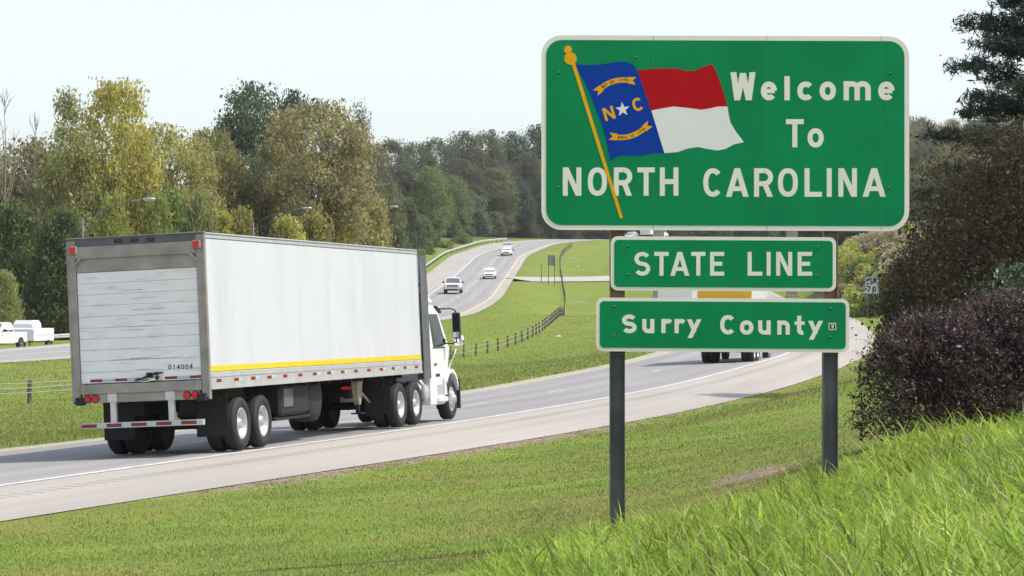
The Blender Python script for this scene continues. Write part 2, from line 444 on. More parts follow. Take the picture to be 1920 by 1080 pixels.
# road sheets
def asphalt(name, base, tint2, wear=None, rumble=False):
    m = bpy.data.materials.new(name); m.use_nodes = True
    n = m.node_tree.nodes; L = m.node_tree.links; p = n['Principled BSDF']
    p.inputs['Roughness'].default_value = 0.85; p.inputs['Specular IOR Level'].default_value = 0.25
    uv = n.new('ShaderNodeUVMap'); sp = n.new('ShaderNodeSeparateXYZ'); L.new(uv.outputs[0], sp.inputs[0])
    g = n.new('ShaderNodeNewGeometry')
    def math(op, a, b=None, c=None):
        x = n.new('ShaderNodeMath'); x.operation = op
        for i, v in enumerate((a, b, c)):
            if v is None: continue
            if isinstance(v, (int, float)): x.inputs[i].default_value = v
            else: L.new(v, x.inputs[i])
        return x.outputs[0]
    mp = n.new('ShaderNodeMapping'); mp.inputs['Scale'].default_value = (0.05, 1.4, 1); L.new(uv.outputs[0], mp.inputs['Vector'])
    s1 = n.new('ShaderNodeTexNoise'); s1.inputs['Scale'].default_value = 1.0; s1.inputs['Detail'].default_value = 6; L.new(mp.outputs[0], s1.inputs['Vector'])
    s2 = n.new('ShaderNodeTexNoise'); s2.inputs['Scale'].default_value = 30; s2.inputs['Detail'].default_value = 3; L.new(g.outputs['Position'], s2.inputs['Vector'])
    r = n.new('ShaderNodeValToRGB'); r.color_ramp.elements[0].position = 0.3; r.color_ramp.elements[1].position = 0.7
    r.color_ramp.elements[0].color = (*base, 1); r.color_ramp.elements[1].color = (*tint2, 1)
    L.new(s1.outputs['Fac'], r.inputs['Fac'])
    v = math('MULTIPLY_ADD', s2.outputs['Fac'], 0.5, 0.75)
    if wear is not None:      # darker wheel tracks worn along each lane
        for c0 in wear:
            d = math('SUBTRACT', sp.outputs[1], c0); d = math('MULTIPLY', d, d); d = math('MULTIPLY', d, -3.0); d = math('EXPONENT', d)
            v = math('MULTIPLY', v, math('MULTIPLY_ADD', d, -0.15, 1.0))
    if rumble:
        fr = math('FRACT', math('DIVIDE', sp.outputs[0], 0.45))
        t1 = math('LESS_THAN', fr, 0.42)
        t2 = math('MULTIPLY', math('GREATER_THAN', sp.outputs[1], 0.8), math('LESS_THAN', sp.outputs[1], 1.15))
        v = math('MULTIPLY', v, math('MULTIPLY_ADD', math('MULTIPLY', t1, t2), -0.32, 1.0))
    hs = n.new('ShaderNodeHueSaturation'); L.new(r.outputs['Color'], hs.inputs['Color']); L.new(v, hs.inputs['Value'])
    L.new(hs.outputs['Color'], p.inputs['Base Color'])
    b = n.new('ShaderNodeBump'); b.inputs['Strength'].default_value = 0.3; b.inputs['Distance'].default_value = 0.01
    L.new(s2.outputs['Fac'], b.inputs['Height']); L.new(b.outputs['Normal'], p.inputs['Normal'])
    return m
def strip(rd, offs, k0, k1, dz, step=1.0):
    ks = np.arange(k0, k1 + 1e-6, step)
    V = []; UV = []
    for k in ks:
        y = float(np.interp(k, np.arange(len(rd.c)), rd.c[:, 1]))
        for o in offs:
            oo = o(y) if callable(o) else o
            x, yy, z = rd.at(k, oo); V.append((float(x), float(yy), float(z) + dz)); UV.append((k * 2.0, oo))
    m = len(offs); id_ = np.arange(len(V)).reshape(len(ks), m)
    q = np.stack([id_[:-1, :-1], id_[:-1, 1:], id_[1:, 1:], id_[1:, :-1]], -1).reshape(-1, 4)
    return V, q, UV
def sheet(name, rd, offs, k0, k1, dz, m, step=1.0):
    V, q, UV = strip(rd, offs, k0, k1, dz, step)
    return mesh_np(name, V, q, np.full(len(q), 4), [m], smooth=True, uv=UV)
def multi(name, items, m):
    V = []; Q = []; U = []
    for v, q, u in items:
        Q.append(q + len(V)); V += v; U += u
    q = np.concatenate(Q)
    return mesh_np(name, V, q, np.full(len(q), 4), [m], smooth=True, uv=U)
M['lane'] = asphalt('lane asphalt', (0.285, 0.276, 0.27), (0.345, 0.335, 0.326), wear=(-2.7, -0.95, -6.35, -4.6))
M['shoulder'] = asphalt('shoulder asphalt', (0.35, 0.32, 0.288), (0.42, 0.386, 0.35), rumble=True)
M['farlane'] = asphalt('far asphalt', (0.30, 0.295, 0.29), (0.36, 0.35, 0.342), wear=(-2.4, -4.1, -6.0, -7.7))
M['farshoulder'] = asphalt('far shoulder asphalt', (0.34, 0.315, 0.295), (0.41, 0.38, 0.355))
M['gravelroad'] = asphalt('pale track', (0.36, 0.34, 0.31), (0.45, 0.42, 0.39))
M['wpaint'] = mat('white road paint', (0.60, 0.595, 0.58), 0.6, var=0.22, scale=6)
M['ypaint'] = mat('yellow road paint', (0.66, 0.53, 0.22), 0.6, var=0.18, scale=6)
nR, nL = len(RoadR.c) - 1, len(RoadL.c) - 1
o = obj('road', sheet('road', RoadR, [-7.75, -6, -4, -2, 0.12], 0, nR, 0.0, M['lane'])); tag(o, 'grey asphalt lanes of the near carriageway under the white semi truck', 'road', kind='structure')
o = obj('road_shoulder', multi('road_shoulder', [strip(RoadR, [0.12, 1.2, 2.2, R_hi], 0, nR, 0.0), strip(RoadR, [R_lo, -7.75], 0, nR, 0.0)], M['shoulder'])); tag(o, 'pale paved shoulder with rumble strip beside the near lanes', 'road shoulder', kind='structure')
o = obj('road', sheet('road', RoadL, [-8.7, -7, -5, -3, -1.0], 0, nL, 0.0, M['farlane'])); tag(o, 'far carriageway climbing the hill past the white cars', 'road', kind='structure')
o = obj('road_shoulder', multi('road_shoulder', [strip(RoadL, [L_lo, -10, -8.7], 0, nL, 0.0), strip(RoadL, [-1.0, 0.0], 0, nL, 0.0)], M['farshoulder'])); tag(o, 'pale paved shoulders of the far carriageway', 'road shoulder', kind='structure')
o = obj('road', sheet('road', RoadK, [-3.4, -2, 0, 2, 3.2], 0, len(RoadK.c) - 1, 0.0, M['farshoulder'])); tag(o, 'ramp road carrying the pickup with its white trailer', 'road', kind='structure')
o = obj('path', sheet('path', RoadP, [-2.6, 0, 2.6], 1, len(RoadP.c) - 1, 0.09, M['gravelroad'])); tag(o, 'pale crossover track through the grass median', 'path', kind='structure')
LW2 = 0.085
items = [strip(RoadR, [-LW2, LW2], 0, nR, 0.005)]
kk = 2.1
while kk < nR - 2:
    items.append(strip(RoadR, [-3.66 - 0.06, -3.66 + 0.06], kk, kk + 1.55, 0.005, 0.75)); kk += 6.1
o = obj('road_markings', multi('road_markings', items, M['wpaint'])); tag(o, 'white edge line and lane dashes on the near carriageway', 'road markings', kind='structure')
o = obj('road_markings', multi('road_markings', [strip(RoadR, [-7.4 - LW2, -7.4 + LW2], 0, nR, 0.005)], M['ypaint'])); tag(o, 'pale yellow median line of the near carriageway', 'road markings', kind='structure')
items = [strip(RoadL, [-8.5 - LW2, -8.5 + LW2], 0, nL, 0.006)]
kk = 3.0
while kk < nL - 2:
    items.append(strip(RoadL, [-4.85 - 0.09, -4.85 + 0.09], kk, kk + 1.55, 0.006, 0.75)); kk += 6.1
o = obj('road_markings', multi('road_markings', items, M['wpaint'])); tag(o, 'white edge line and lane dashes on the far carriageway', 'road markings', kind='structure')
o = obj('road_markings', multi('road_markings', [strip(RoadL, [-1.2 - 0.1, -1.2 + 0.1], 0, nL, 0.006)], M['ypaint'])); tag(o, 'yellow median line of the far carriageway', 'road markings', kind='structure')

# ------------------------------------------------------------------ lettering (uniform stroke letters like road signs)
def arc(cx, cy, rx, ry, a0, a1, n=14, e=2.0):
    out = []
    for i in range(n + 1):
        a = R_(a0 + (a1 - a0) * i / n); c, s_ = math.cos(a), math.sin(a)
        out.append((cx + rx * math.copysign(abs(c) ** (2 / e), c), cy + ry * math.copysign(abs(s_) ** (2 / e), s_)))
    return out
def stroke(pts, t, closed=False):
    """centre line -> list of quads (2-D)"""
    p = [Vector(q) for q in pts]; n = len(p); L_, Rr = [], []
    for i in range(n):
        if closed: a, b = p[(i - 1) % n], p[(i + 1) % n]
        else: a, b = p[max(i - 1, 0)], p[min(i + 1, n - 1)]
        d = (b - a).normalized(); nn = Vector((-d.y, d.x))
        k = 1.0
        if closed or 0 < i < n - 1:
            d1 = (p[(i + 1) % n] - p[i]).normalized(); k = 1 / max(0.5, abs(d1.dot(d)))
        L_.append(p[i] + nn * t / 2 * k); Rr.append(p[i] - nn * t / 2 * k)
    q = []
    for i in range(n if closed else n - 1):
        j = (i + 1) % n; q.append([tuple(Rr[i]), tuple(Rr[j]), tuple(L_[j]), tuple(L_[i])])
    return q
def glyph(ch, W, H, T):
    """layers of polygons; lower-case H is the x-height unless the letter is tall"""
    l, r, b, t = T / 2, W - T / 2, T / 2, H - T / 2; cx, cy = W / 2, H / 2; rx, ry = W / 2 - T / 2, H / 2 - T / 2
    rect = lambda x0, x1, y0, y1: [[(x0, y0), (x1, y0), (x1, y1), (x0, y1)]]
    quad = lambda *p: [list(p)]
    V = lambda x0, y0=0, y1=None: rect(x0, x0 + T, y0, H if y1 is None else y1)
    Tt = T * 1.12
    if ch == 'N': return [V(0), V(W - T), quad((0, H), (Tt, H), (W, 0), (W - Tt, 0))]
    if ch in 'O0': return [stroke(arc(cx, cy, rx, ry, 0, 360 - 11, 32, 2.35), T, True)]
    if ch == 'o': return [stroke(arc(cx, cy, rx, ry, 0, 360 - 12, 30, 2.1), T, True)]
    if ch in 'Cc': return [stroke(arc(cx, cy, rx * 1.03, ry, 42, 318, 26, 2.25), T)]
    if ch in 'RP':
        m = H * 0.46
        bowl = [(T * .6, t), (r - (t - m) * .45, t)] + arc(r - (t - m) * .48, (t + m) / 2, (t - m) * .5, (t - m) / 2, 88, -88, 10) + [(T * .6, m)]
        g = [V(0), stroke(bowl, T)]
        if ch == 'R': g.append(quad((W * .42, m), (W * .42 + Tt, m), (W, 0), (W - Tt, 0)))
        return g
    if ch == 'D': return [V(0), stroke([(T * .6, t), (W * .45, t)] + arc(W * .45, cy, r - W * .45, ry, 88, -88, 14) + [(T * .6, b)], T)]
    if ch == 'T': return [rect(0, W, H - T, H), rect(cx - T / 2, cx + T / 2, 0, H - T * .9)]
    if ch == 'H': return [V(0), V(W - T), rect(T * .9, W - T * .9, cy - T / 2, cy + T / 2)]
    if ch == 'A': return [quad((0, 0), (Tt, 0), (cx + Tt * .5, H), (cx - Tt * .5, H)), quad((W - Tt, 0), (W, 0), (cx + Tt * .5, H), (cx - Tt * .5, H)), rect(W * .2, W * .8, H * .2, H * .2 + T * .95)]
    if ch == 'L': return [V(0), rect(T * .9, W, 0, T)]
    if ch in 'I': return [V(cx - T / 2)]
    if ch == 'l': return [V(cx - T / 2)]
    if ch == 'E': return [V(0), rect(T * .9, W, 0, T), rect(T * .9, W, H - T, H), rect(T * .9, W * .86, cy - T / 2, cy + T / 2)]
    if ch == 'S':
        q = ry / 2
        return [stroke(arc(cx, H - T / 2 - q, rx, q, 28, 262, 16) + arc(cx, T / 2 + q, rx, q, 82, -152, 16), T)]
    if ch == 'M': return [V(0), V(W - T), quad((0, H), (T, H), (cx + T * .4, H * .2), (cx - T * .4, H * .2)), quad((W - T, H), (W, H), (cx + T * .4, H * .2), (cx - T * .4, H * .2))]
    if ch == 'Y': return [quad((0, H), (Tt, H), (cx + T / 2, H * .4), (cx - T / 2, H * .4)), quad((W - Tt, H), (W, H), (cx + T / 2, H * .4), (cx - T / 2, H * .4)), rect(cx - T / 2, cx + T / 2, 0, H * .45)]
    if ch == 'W':
        a = W * .27; e = W * .5; T2 = Tt * .98
        return [quad((a - T2 / 2, 0), (a + T2 / 2, 0), (T2, H), (0, H)), quad((a - T2 / 2, 0), (a + T2 / 2, 0), (e + T2 / 2, H * .97), (e - T2 / 2, H * .97)),
                quad((W - a - T2 / 2, 0), (W - a + T2 / 2, 0), (e + T2 / 2, H * .97), (e - T2 / 2, H * .97)), quad((W - a - T2 / 2, 0), (W - a + T2 / 2, 0), (W, H), (W - T2, H))]
    if ch == 'e': return [stroke(arc(cx, cy, rx, ry, 2, 318, 26, 2.1), T), rect(T * .9, W - T * .4, cy - T * .42, cy + T * .38)]
    if ch in 'mn':
        k = 2 if ch == 'm' else 1; g = [V(0)]; step = (W - T) / k
        for i in range(k):
            x0 = i * step + l; x1 = (i + 1) * step + l
            g.append(stroke([(x0 + T * .1, H * .62)] + arc((x0 + x1) / 2, H - T / 2 - (x1 - x0) * .42, (x1 - x0) / 2, (x1 - x0) * .42, 165, 0, 12) + [(x1, 0)], T))
        return g
    if ch == 'u': return [V(W - T), stroke([(l, H), (l, H * .45)] + arc(cx, b + rx * .85, rx, rx * .85, 180, 345, 12), T)]
    if ch == 'r': return [V(0), stroke([(l, H * .45)] + arc(W * .68, H * .70 - T / 2, W * .68 - l, H * .30, 178, 48, 10), T)]
    if ch == 'y': return [quad((W - Tt, H), (W, H), (W * .36, -H * .36), (W * .36 - Tt, -H * .36)), quad((0, H), (Tt, H), (cx + T * .55, H * .08), (cx - T * .45, H * .08))]
    if ch == 't': return [stroke([(W * .42, H)] + [(W * .42, H * .3)] + arc(W * .42 + W * .3, b + H * .12, W * .3, H * .12, 180, 285, 8), T), rect(0, W * .92, H * .7 - T * .8, H * .7)]
    if ch == '1': return [rect(cx - T * .3, cx + T * .7, 0, H), quad((cx - T * 1.2, H * .78), (cx - T * .3, H * .7), (cx + T * .2, H), (cx - T * .2, H))]
    if ch == '7': return [rect(0, W, H - T, H), quad((W - Tt, H - T), (W, H - T), (W * .45, 0), (W * .45 - Tt, 0))]
    if ch == '4': return [V(W * .62), rect(0, W, H * .26, H * .26 + T * .9), quad((0, H * .3), (Tt, H * .26), (W * .62 + T, H), (W * .62, H))]
    if ch == '2': return [stroke(arc(cx, H * .72, rx, H * .28 - T / 2, 160, -30, 14) + [(l, b + T * .2)], T), rect(0, W, 0, T)]
    if ch == '5': return [rect(T * .3, W, H - T, H), rect(0, T, H * .5, H - T * .9), stroke([(l, H * .52)] + arc(cx, H * .32, rx, H * .32 - T / 2, 110, -145, 14), T)]
    if ch == '6': return [stroke(arc(cx, H * .32, rx, H * .32 - T / 2, 0, 340, 20), T, True), stroke(arc(W * .9, H * .35, W * .9 - T / 2, H * .6, 175, 100, 8), T)]
    return []
def letters(mb, items, m, place, lift=0.0, dl=0.0008):
    """items: (char, x0, y_base, W, H, T) in plan units; place(u, v, lift) -> xyz"""
    for ch, x0, y0, W, H, T in items:
        for k, layer in enumerate(glyph(ch, W, H, T)):
            for poly in layer:
                mb.add([place(x0 + u, y0 + v, lift + k * dl) for u, v in poly], [tuple(range(len(poly)))], m)

# ------------------------------------------------------------------ the welcome sign
YS = 27.0
KS = YS / F
def sx(px): return (px - 960) * KS
def sz(py): return (HZ - py) * KS
M['signgreen'] = mat('sign green', (0.002, 0.235, 0.082), 0.5, var=0.10, scale=1.6, spec=0.12, bump=0.04, bscale=3)
M['signwhite'] = mat('sign white', (0.82, 0.80, 0.69), 0.5, var=0.03, scale=3, spec=0.2)
M['signalu'] = mat('sign back aluminium', (0.35, 0.36, 0.36), 0.5, 0.5, var=0.1)
M['poststeel'] = mat('post steel', (0.085, 0.086, 0.09), 0.6, 0.35, var=0.35, scale=2.2, detail=6)
M['postbrown'] = mat('post brown', (0.24, 0.15, 0.10), 0.75, 0.1, var=0.3, scale=4)  # upper stretch of the posts, browner than the steel below
M['gold'] = mat('flag gold', (0.82, 0.40, 0.008), 0.5, var=0.04, spec=.12)
M['blue'] = mat('flag blue', (0.002, 0.045, 0.33), 0.5, var=0.06, spec=.12)
M['red'] = mat('flag red', (0.46, 0.004, 0.008), 0.5, var=0.06, spec=.12)
M['flagwhite'] = mat('flag white', (0.80, 0.79, 0.75), 0.5, var=0.03, spec=.2)
M['black'] = mat('black', (0.012, 0.012, 0.013), 0.6)
M['bolt'] = mat('bolt', (0.3, 0.3, 0.29), 0.4, 0.8)
sign = empty('welcome_sign', (sx(1358), YS, gz(sx(1358), YS)), (0, 0, 0), 'large green welcome sign with state flag above two smaller green name boards on steel posts', 'sign')
SL = Vector(sign.location)
def spl(px, py, lift):      # front face of the boards looks towards the camera (-Y)
    if 0.0155 < lift < 0.0229: lift = 0.0154 + (lift - 0.0154) * 0.33      # thin sheeting
    return (sx(px) - SL.x, -lift, sz(py) - SL.z)
def rrect(x0, x1, y0, y1, r, n=8):
    out = []
    for cx, cy, a in ((x1 - r, y0 + r, -90), (x1 - r, y1 - r, 0), (x0 + r, y1 - r, 90), (x0 + r, y0 + r, 180)):
        for i in range(n + 1):
            t = R_(a + 90 * i / n); out.append((cx + r * math.cos(t), cy + r * math.sin(t)))
    return out
def board(x0, x1, y0, y1, r, bw, ri, name='sign_board', label=None, drop=0.0):
    mb = MB()
    def pt(p, d): return (sx(p[0]) - SL.x, d, sz(p[1] + drop * (p[0] - x0) / (x1 - x0)) - SL.z)
    outer = rrect(x0, x1, y0, y1, r)[::-1]
    inner = rrect(x0 + bw, x1 - bw, y0 + bw, y1 - bw, ri)[::-1]
    mb.loft([[pt(p, 0.0) for p in outer], [pt(p, -0.012) for p in outer]], M['signwhite'])
    mb.add([pt(p, -0.015) for p in inner], [tuple(range(len(inner)))], M['signgreen'])
    mb.add([pt(p, 0.002) for p in outer][::-1], [tuple(range(len(outer)))], M['signalu'])
    o = mb.build(name, sign)
    if label: o['label'] = label
    return o
main_b = board(1015, 1704.5, 66, 431, 38, 9, 29, label='large green board with rounded white border, flag and three lines of white words', drop=2.5)
line_b = board(1145, 1567.5, 443, 544.5, 13, 6.5, 8, label='green board reading STATE LINE', drop=2.0)
county_b = board(1118, 1592, 558, 658.5, 13, 6.5, 8, label='green board reading Surry County', drop=2.5)
def z4(x, y): return (1000 + x / 2.6667, 50 + y / 2.6667)
def z5(x, y): return (1100 + x / 3.5556, 420 + y / 3.5556)
def word(spec, z, y0, y1, T, tall=None):
    """spec: (char, x0, x1[, y0, y1]) in zoom pixels -> items in photo pixels (v upwards from base row)"""
    out = []
    for it in spec:
        ch, a, c = it[:3]; ya, yb = (it[3], it[4]) if len(it) > 3 else (y0, y1)
        p0 = z(a, yb); p1 = z(c, ya); s_ = z(1, 0)[0] - z(0, 0)[0]
        out.append((ch, p0[0], p0[1], p1[0] - p0[0], p0[1] - p1[1], T * s_))
    return out
def put(items, parent, m, lift=0.018, name='lettering'):
    mb = MB()
    for ch, x0, yb, W, H, T in items:
        for k, layer in enumerate(glyph(ch, W, H, T)):
            for poly in layer:
                mb.add([spl(x0 + u, yb - v, lift + k * 0.0008) for u, v in poly], [tuple(range(len(poly)))], m)
    return mb.build(name, parent)
put(word([('W', 985, 1110), ('e', 1137, 1217, 275, 369), ('l', 1255, 1281, 248, 369), ('c', 1320, 1402, 275, 369), ('o', 1430, 1512, 275, 369), ('m', 1550, 1686, 273, 369), ('e', 1723, 1805, 275, 369)], z4, 228, 369, 27), main_b, M['signwhite'])
put(word([('T', 1262, 1351, 463, 604), ('o', 1370, 1451, 508, 605)], z4, 0, 0, 25), main_b, M['signwhite'])
put(word([('N', 147, 240), ('O', 272, 368), ('R', 402, 493), ('T', 520, 607), ('H', 632, 725)], z4, 704, 846, 25), main_b, M['signwhite'])
put(word([('C', 850, 944), ('A', 962, 1076), ('R', 1103, 1197), ('O', 1222, 1322), ('L', 1355, 1442), ('I', 1466, 1491), ('N', 1524, 1617), ('A', 1645, 1761)], z4, 708, 851, 25), main_b, M['signwhite'])
put(word([('S', 318, 423), ('T', 450, 546), ('A', 557, 684), ('T', 696, 791), ('E', 822, 916)], z5, 186, 345, 27), line_b, M['signwhite'])
put(word([('L', 1072, 1170), ('I', 1198, 1226), ('N', 1262, 1369), ('E', 1405, 1502)], z5, 186, 345, 27), line_b, M['signwhite'])
put(word([('S', 235, 333, 603, 728), ('u', 370, 451, 633, 728), ('r', 497, 562, 633, 727), ('r', 585, 650, 633, 728), ('y', 668, 765, 635, 727)], z5, 0, 0, 28), county_b, M['signwhite'])
put(word([('C', 890, 992, 607, 736), ('o', 1020, 1111, 642, 738), ('u', 1142, 1226, 642, 738), ('n', 1270, 1353, 643, 738), ('t', 1385, 1458, 612, 739), ('y', 1475, 1576, 645, 738)], z5, 0, 0, 28), county_b, M['signwhite'])
# the flag on the main board
def flat(mb, pts, m, lift, z=z4):
    mb.add([spl(*z(*p), lift) for p in pts], [tuple(range(len(pts)))], m)
fl = MB()
hoist = [(207, 188), (235, 240), (262, 292), (300, 380), (335, 470), (358, 545), (374, 615), (385, 672)]
seam = [(520, 218), (556, 320), (590, 420), (622, 525), (655, 633)]
top = [(207, 188), (250, 192), (300, 192), (345, 188), (395, 181), (440, 176), (470, 178), (497, 190), (520, 218)]
bot = [(385, 672), (402, 658), (432, 645), (470, 646), (520, 648), (560, 640), (600, 633), (655, 633)]
flat(fl, top + seam[1:] + bot[::-1][1:] + hoist[::-1][1:-1], M['blue'], 0.0180)
redtop = [(520, 218), (560, 215), (620, 211), (690, 208), (730, 213), (765, 222), (800, 222), (840, 205), (880, 192), (895, 190)]
redmid = [(970, 400), (920, 400), (880, 410), (840, 416), (770, 407), (700, 400), (640, 410), (590, 420)]
flat(fl, redtop + [(920, 240), (945, 310)] + redmid + [(556, 320)], M['red'], 0.0182)
flat(fl, redmid[::-1] + [(976, 440), (985, 480), (1010, 522), (1052, 578), (1000, 590), (960, 612), (920, 620), (870, 612), (820, 602), (770, 610), (720, 628), (655, 633), (622, 525)], M['flagwhite'], 0.0184)
fo = fl.build('flag', main_b)
pl = MB()
for (cx, cy, r) in ((173, 115, 20), (186, 160, 31)):
    flat(pl, [(cx + r * math.cos(R_(a)), cy + r * math.sin(R_(a))) for a in range(0, 360, 12)], M['gold'], 0.0200 if r < 25 else 0.0206)
flat(pl, [(191, 186), (209, 184), (448, 955), (433, 959)], M['gold'], 0.0212)
pl.build('flagpole', main_b)
em = MB()
st = []
for i in range(10):
    r = 37 if i % 2 == 0 else 15
    a = R_(-95 + 36 * i); st.append((446 + r * math.cos(a), 414 + r * math.sin(a) * 1.02))
em.add([spl(*z4(446, 414), 0.0200)] + [spl(*z4(*p), 0.0200) for p in st], [(0, i + 1, (i + 1) % 10 + 1) for i in range(10)], M['flagwhite'])
def tilt_letters(mb, ch, cx, cy, W, H, T, ang, m, lift, z=z4):
    c, s_ = math.cos(R_(ang)), math.sin(R_(ang))
    for k, layer in enumerate(glyph(ch, W, H, T)):
        for poly in layer:
            q = []
            for u, v in poly:
                a, b = u - W / 2, v - H / 2
                q.append(spl(*z(cx + a * c + b * s_ * 1.0, cy + a * s_ * 1.0 - b * c), lift + k * 0.0006))
            mb.add(q, [tuple(range(len(q)))], m)
em.build('flag_star', main_b); em = MB()
tilt_letters(em, 'N', 378, 434, 54, 66, 13, -17, M['gold'], 0.0200)
tilt_letters(em, 'C', 522, 389, 52, 66, 13, -17, M['gold'], 0.0200)
em.build('flag_letters', main_b); em = MB()
def ribbon(center_pts, half, lift):
    pts = [Vector(p) for p in center_pts]; a, b = [], []
    for i, p in enumerate(pts):
        d = (pts[min(i + 1, len(pts) - 1)] - pts[max(i - 1, 0)]).normalized(); n_ = Vector((-d.y, d.x))
        a.append(p + n_ * half); b.append(p - n_ * half)
    for i in range(len(pts) - 1):
        em.add([spl(*z4(*q), lift) for q in (a[i], a[i + 1], b[i + 1], b[i])], [(0, 1, 2, 3)], M['gold'])
    for e, s_ in ((0, -1), (-1, 1)):      # swallow tails
        d = (pts[1] - pts[0] if e == 0 else pts[-1] - pts[-2]).normalized() * s_; n_ = Vector((-d.y, d.x)); p = pts[e]
        em.add([spl(*z4(*q), lift + 0.0005) for q in (p + n_ * (half + 4) - d * 8, p + n_ * (half + 5) + d * 32, p + d * 14, p - d * 8)], [(0, 1, 2, 3)], M['gold'])
        em.add([spl(*z4(*q), lift + 0.0010) for q in (p - d * 8, p + d * 14, p - n_ * (half + 5) + d * 32, p - n_ * (half + 4) - d * 8)], [(0, 1, 2, 3)], M['gold'])
def bez(p0, p1, p2, n=12):
    return [((1 - t) ** 2 * p0[0] + 2 * t * (1 - t) * p1[0] + t * t * p2[0], (1 - t) ** 2 * p0[1] + 2 * t * (1 - t) * p1[1] + t * t * p2[1]) for t in [i / n for i in range(n + 1)]]
rb1 = bez((334, 312), (392, 258), (482, 269)); rb2 = bez((410, 552), (490, 566), (560, 505))
def along(text, curve, t0, t1, W, H, T):
    n_ = len(text)
    for i, ch in enumerate(text):
        if ch == ' ': continue
        t = t0 + (t1 - t0) * i / (n_ - 1); f = t * (len(curve) - 1); j = min(int(f), len(curve) - 2); f -= j
        x = curve[j][0] * (1 - f) + curve[j + 1][0] * f; y = curve[j][1] * (1 - f) + curve[j + 1][1] * f
        ang = math.degrees(math.atan2(curve[j + 1][1] - curve[j][1], curve[j + 1][0] - curve[j][0]))
        if ch == "'": tilt_letters(em, 'I', x, y - 4, 3, 5, 2.5, ang, M['black'], 0.0220)
        else: tilt_letters(em, ch, x, y, W, H, T, ang, M['black'], 0.0220)
ribbon(rb1, 13, 0.0200)
along("MAY 20' 1775", rb1, 0.10, 0.93, 8.5, 14, 3)
em.build('flag_ribbon', main_b); em = MB()
ribbon(rb2, 13, 0.0200)
along("APRIL 12' 1776", rb2, 0.10, 0.95, 7.5, 14, 2.8)
em.build('flag_ribbon', main_b)
# seams between the sheet panels, bolts, sticker
sm_ = MB()
M['seam'] = mat('panel seam', (0.05, 0.2, 0.10), 0.5)
for px in (1225, 1437.5, 1652):
    sm_.add([spl(px - .35, 67, 0.0155), spl(px + .35, 67, 0.0155), spl(px + .35, 432, 0.0155), spl(px - .35, 432, 0.0155)], [(0, 3, 2, 1)], M['seam'])
sm_.build('panel_seam', main_b)
def bolts(parent, pts):
    mb = MB()
    for px, py in pts:
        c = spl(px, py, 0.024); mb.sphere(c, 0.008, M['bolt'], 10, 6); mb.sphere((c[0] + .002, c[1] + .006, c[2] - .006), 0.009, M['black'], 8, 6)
    mb.build('bolt', parent)
bolts(main_b, [(1048, 136), (1669, 137), (1048, 350), (1666, 352), (1194, 107)])
bolts(line_b, [(1179, 461), (1179, 514), (1533, 463), (1532, 516)])
bolts(county_b, [(1151, 574), (1151, 628), (1558, 578), (1557, 631)])
stk = MB()
rc = lambda x0, x1, y0, y1, l, m: stk.add([spl(*z5(x0, y1), l), spl(*z5(x1, y1), l), spl(*z5(x1, y0), l), spl(*z5(x0, y0), l)], [(0, 1, 2, 3)], m)
rc(1612, 1661, 659, 706, 0.0175, M['signwhite']); rc(1617, 1656, 664, 701, 0.0182, M['black'])
stk.add([spl(*z5(*p), 0.019) for p in ((1626, 670), (1632, 668), (1637, 677), (1643, 667), (1650, 668), (1642, 688), (1644, 696), (1630, 696), (1634, 686))], [tuple(range(9))], M['signwhite'])
stk.build('sticker', county_b)
# steel posts: flanges at the sides, web between
for cx_, w0, base in ((1158, 28, 1000), (1558.5, 27, 905)):
    mb = MB(); x0, x1 = sx(cx_ - w0 / 2) - SL.x, sx(cx_ + w0 / 2) - SL.x
    zb = gz((sx(cx_)), YS) - 0.4 - SL.z; zt = sz(90) - SL.z; zc_ = sz(651) - SL.z
    for (za, zb2, m) in ((zb, zc_, M['poststeel']), (zc_, zt, M['postbrown'])):
        mb.box(x0, x0 + 0.013, 0.03, 0.19, za, zb2, m); mb.box(x1 - 0.013, x1, 0.03, 0.19, za, zb2, m)
        mb.box(x0 + 0.013, x1 - 0.013, 0.055, 0.065, za, zb2, m)
    mb.box(x0 - .002, x1 + .002, 0.020, 0.05, zc_ - 0.075, zc_ - 0.055, M['poststeel'])
    mb.build('post', sign)
for z_ in (120, 230, 390):      # stringers behind the big board
    mb = MB(); mb.box(sx(1030) - SL.x, sx(1690) - SL.x, 0.003, 0.029, sz(z_ + 5) - SL.z, sz(z_ - 5) - SL.z, M['signalu']); mb.build('stringer', sign)

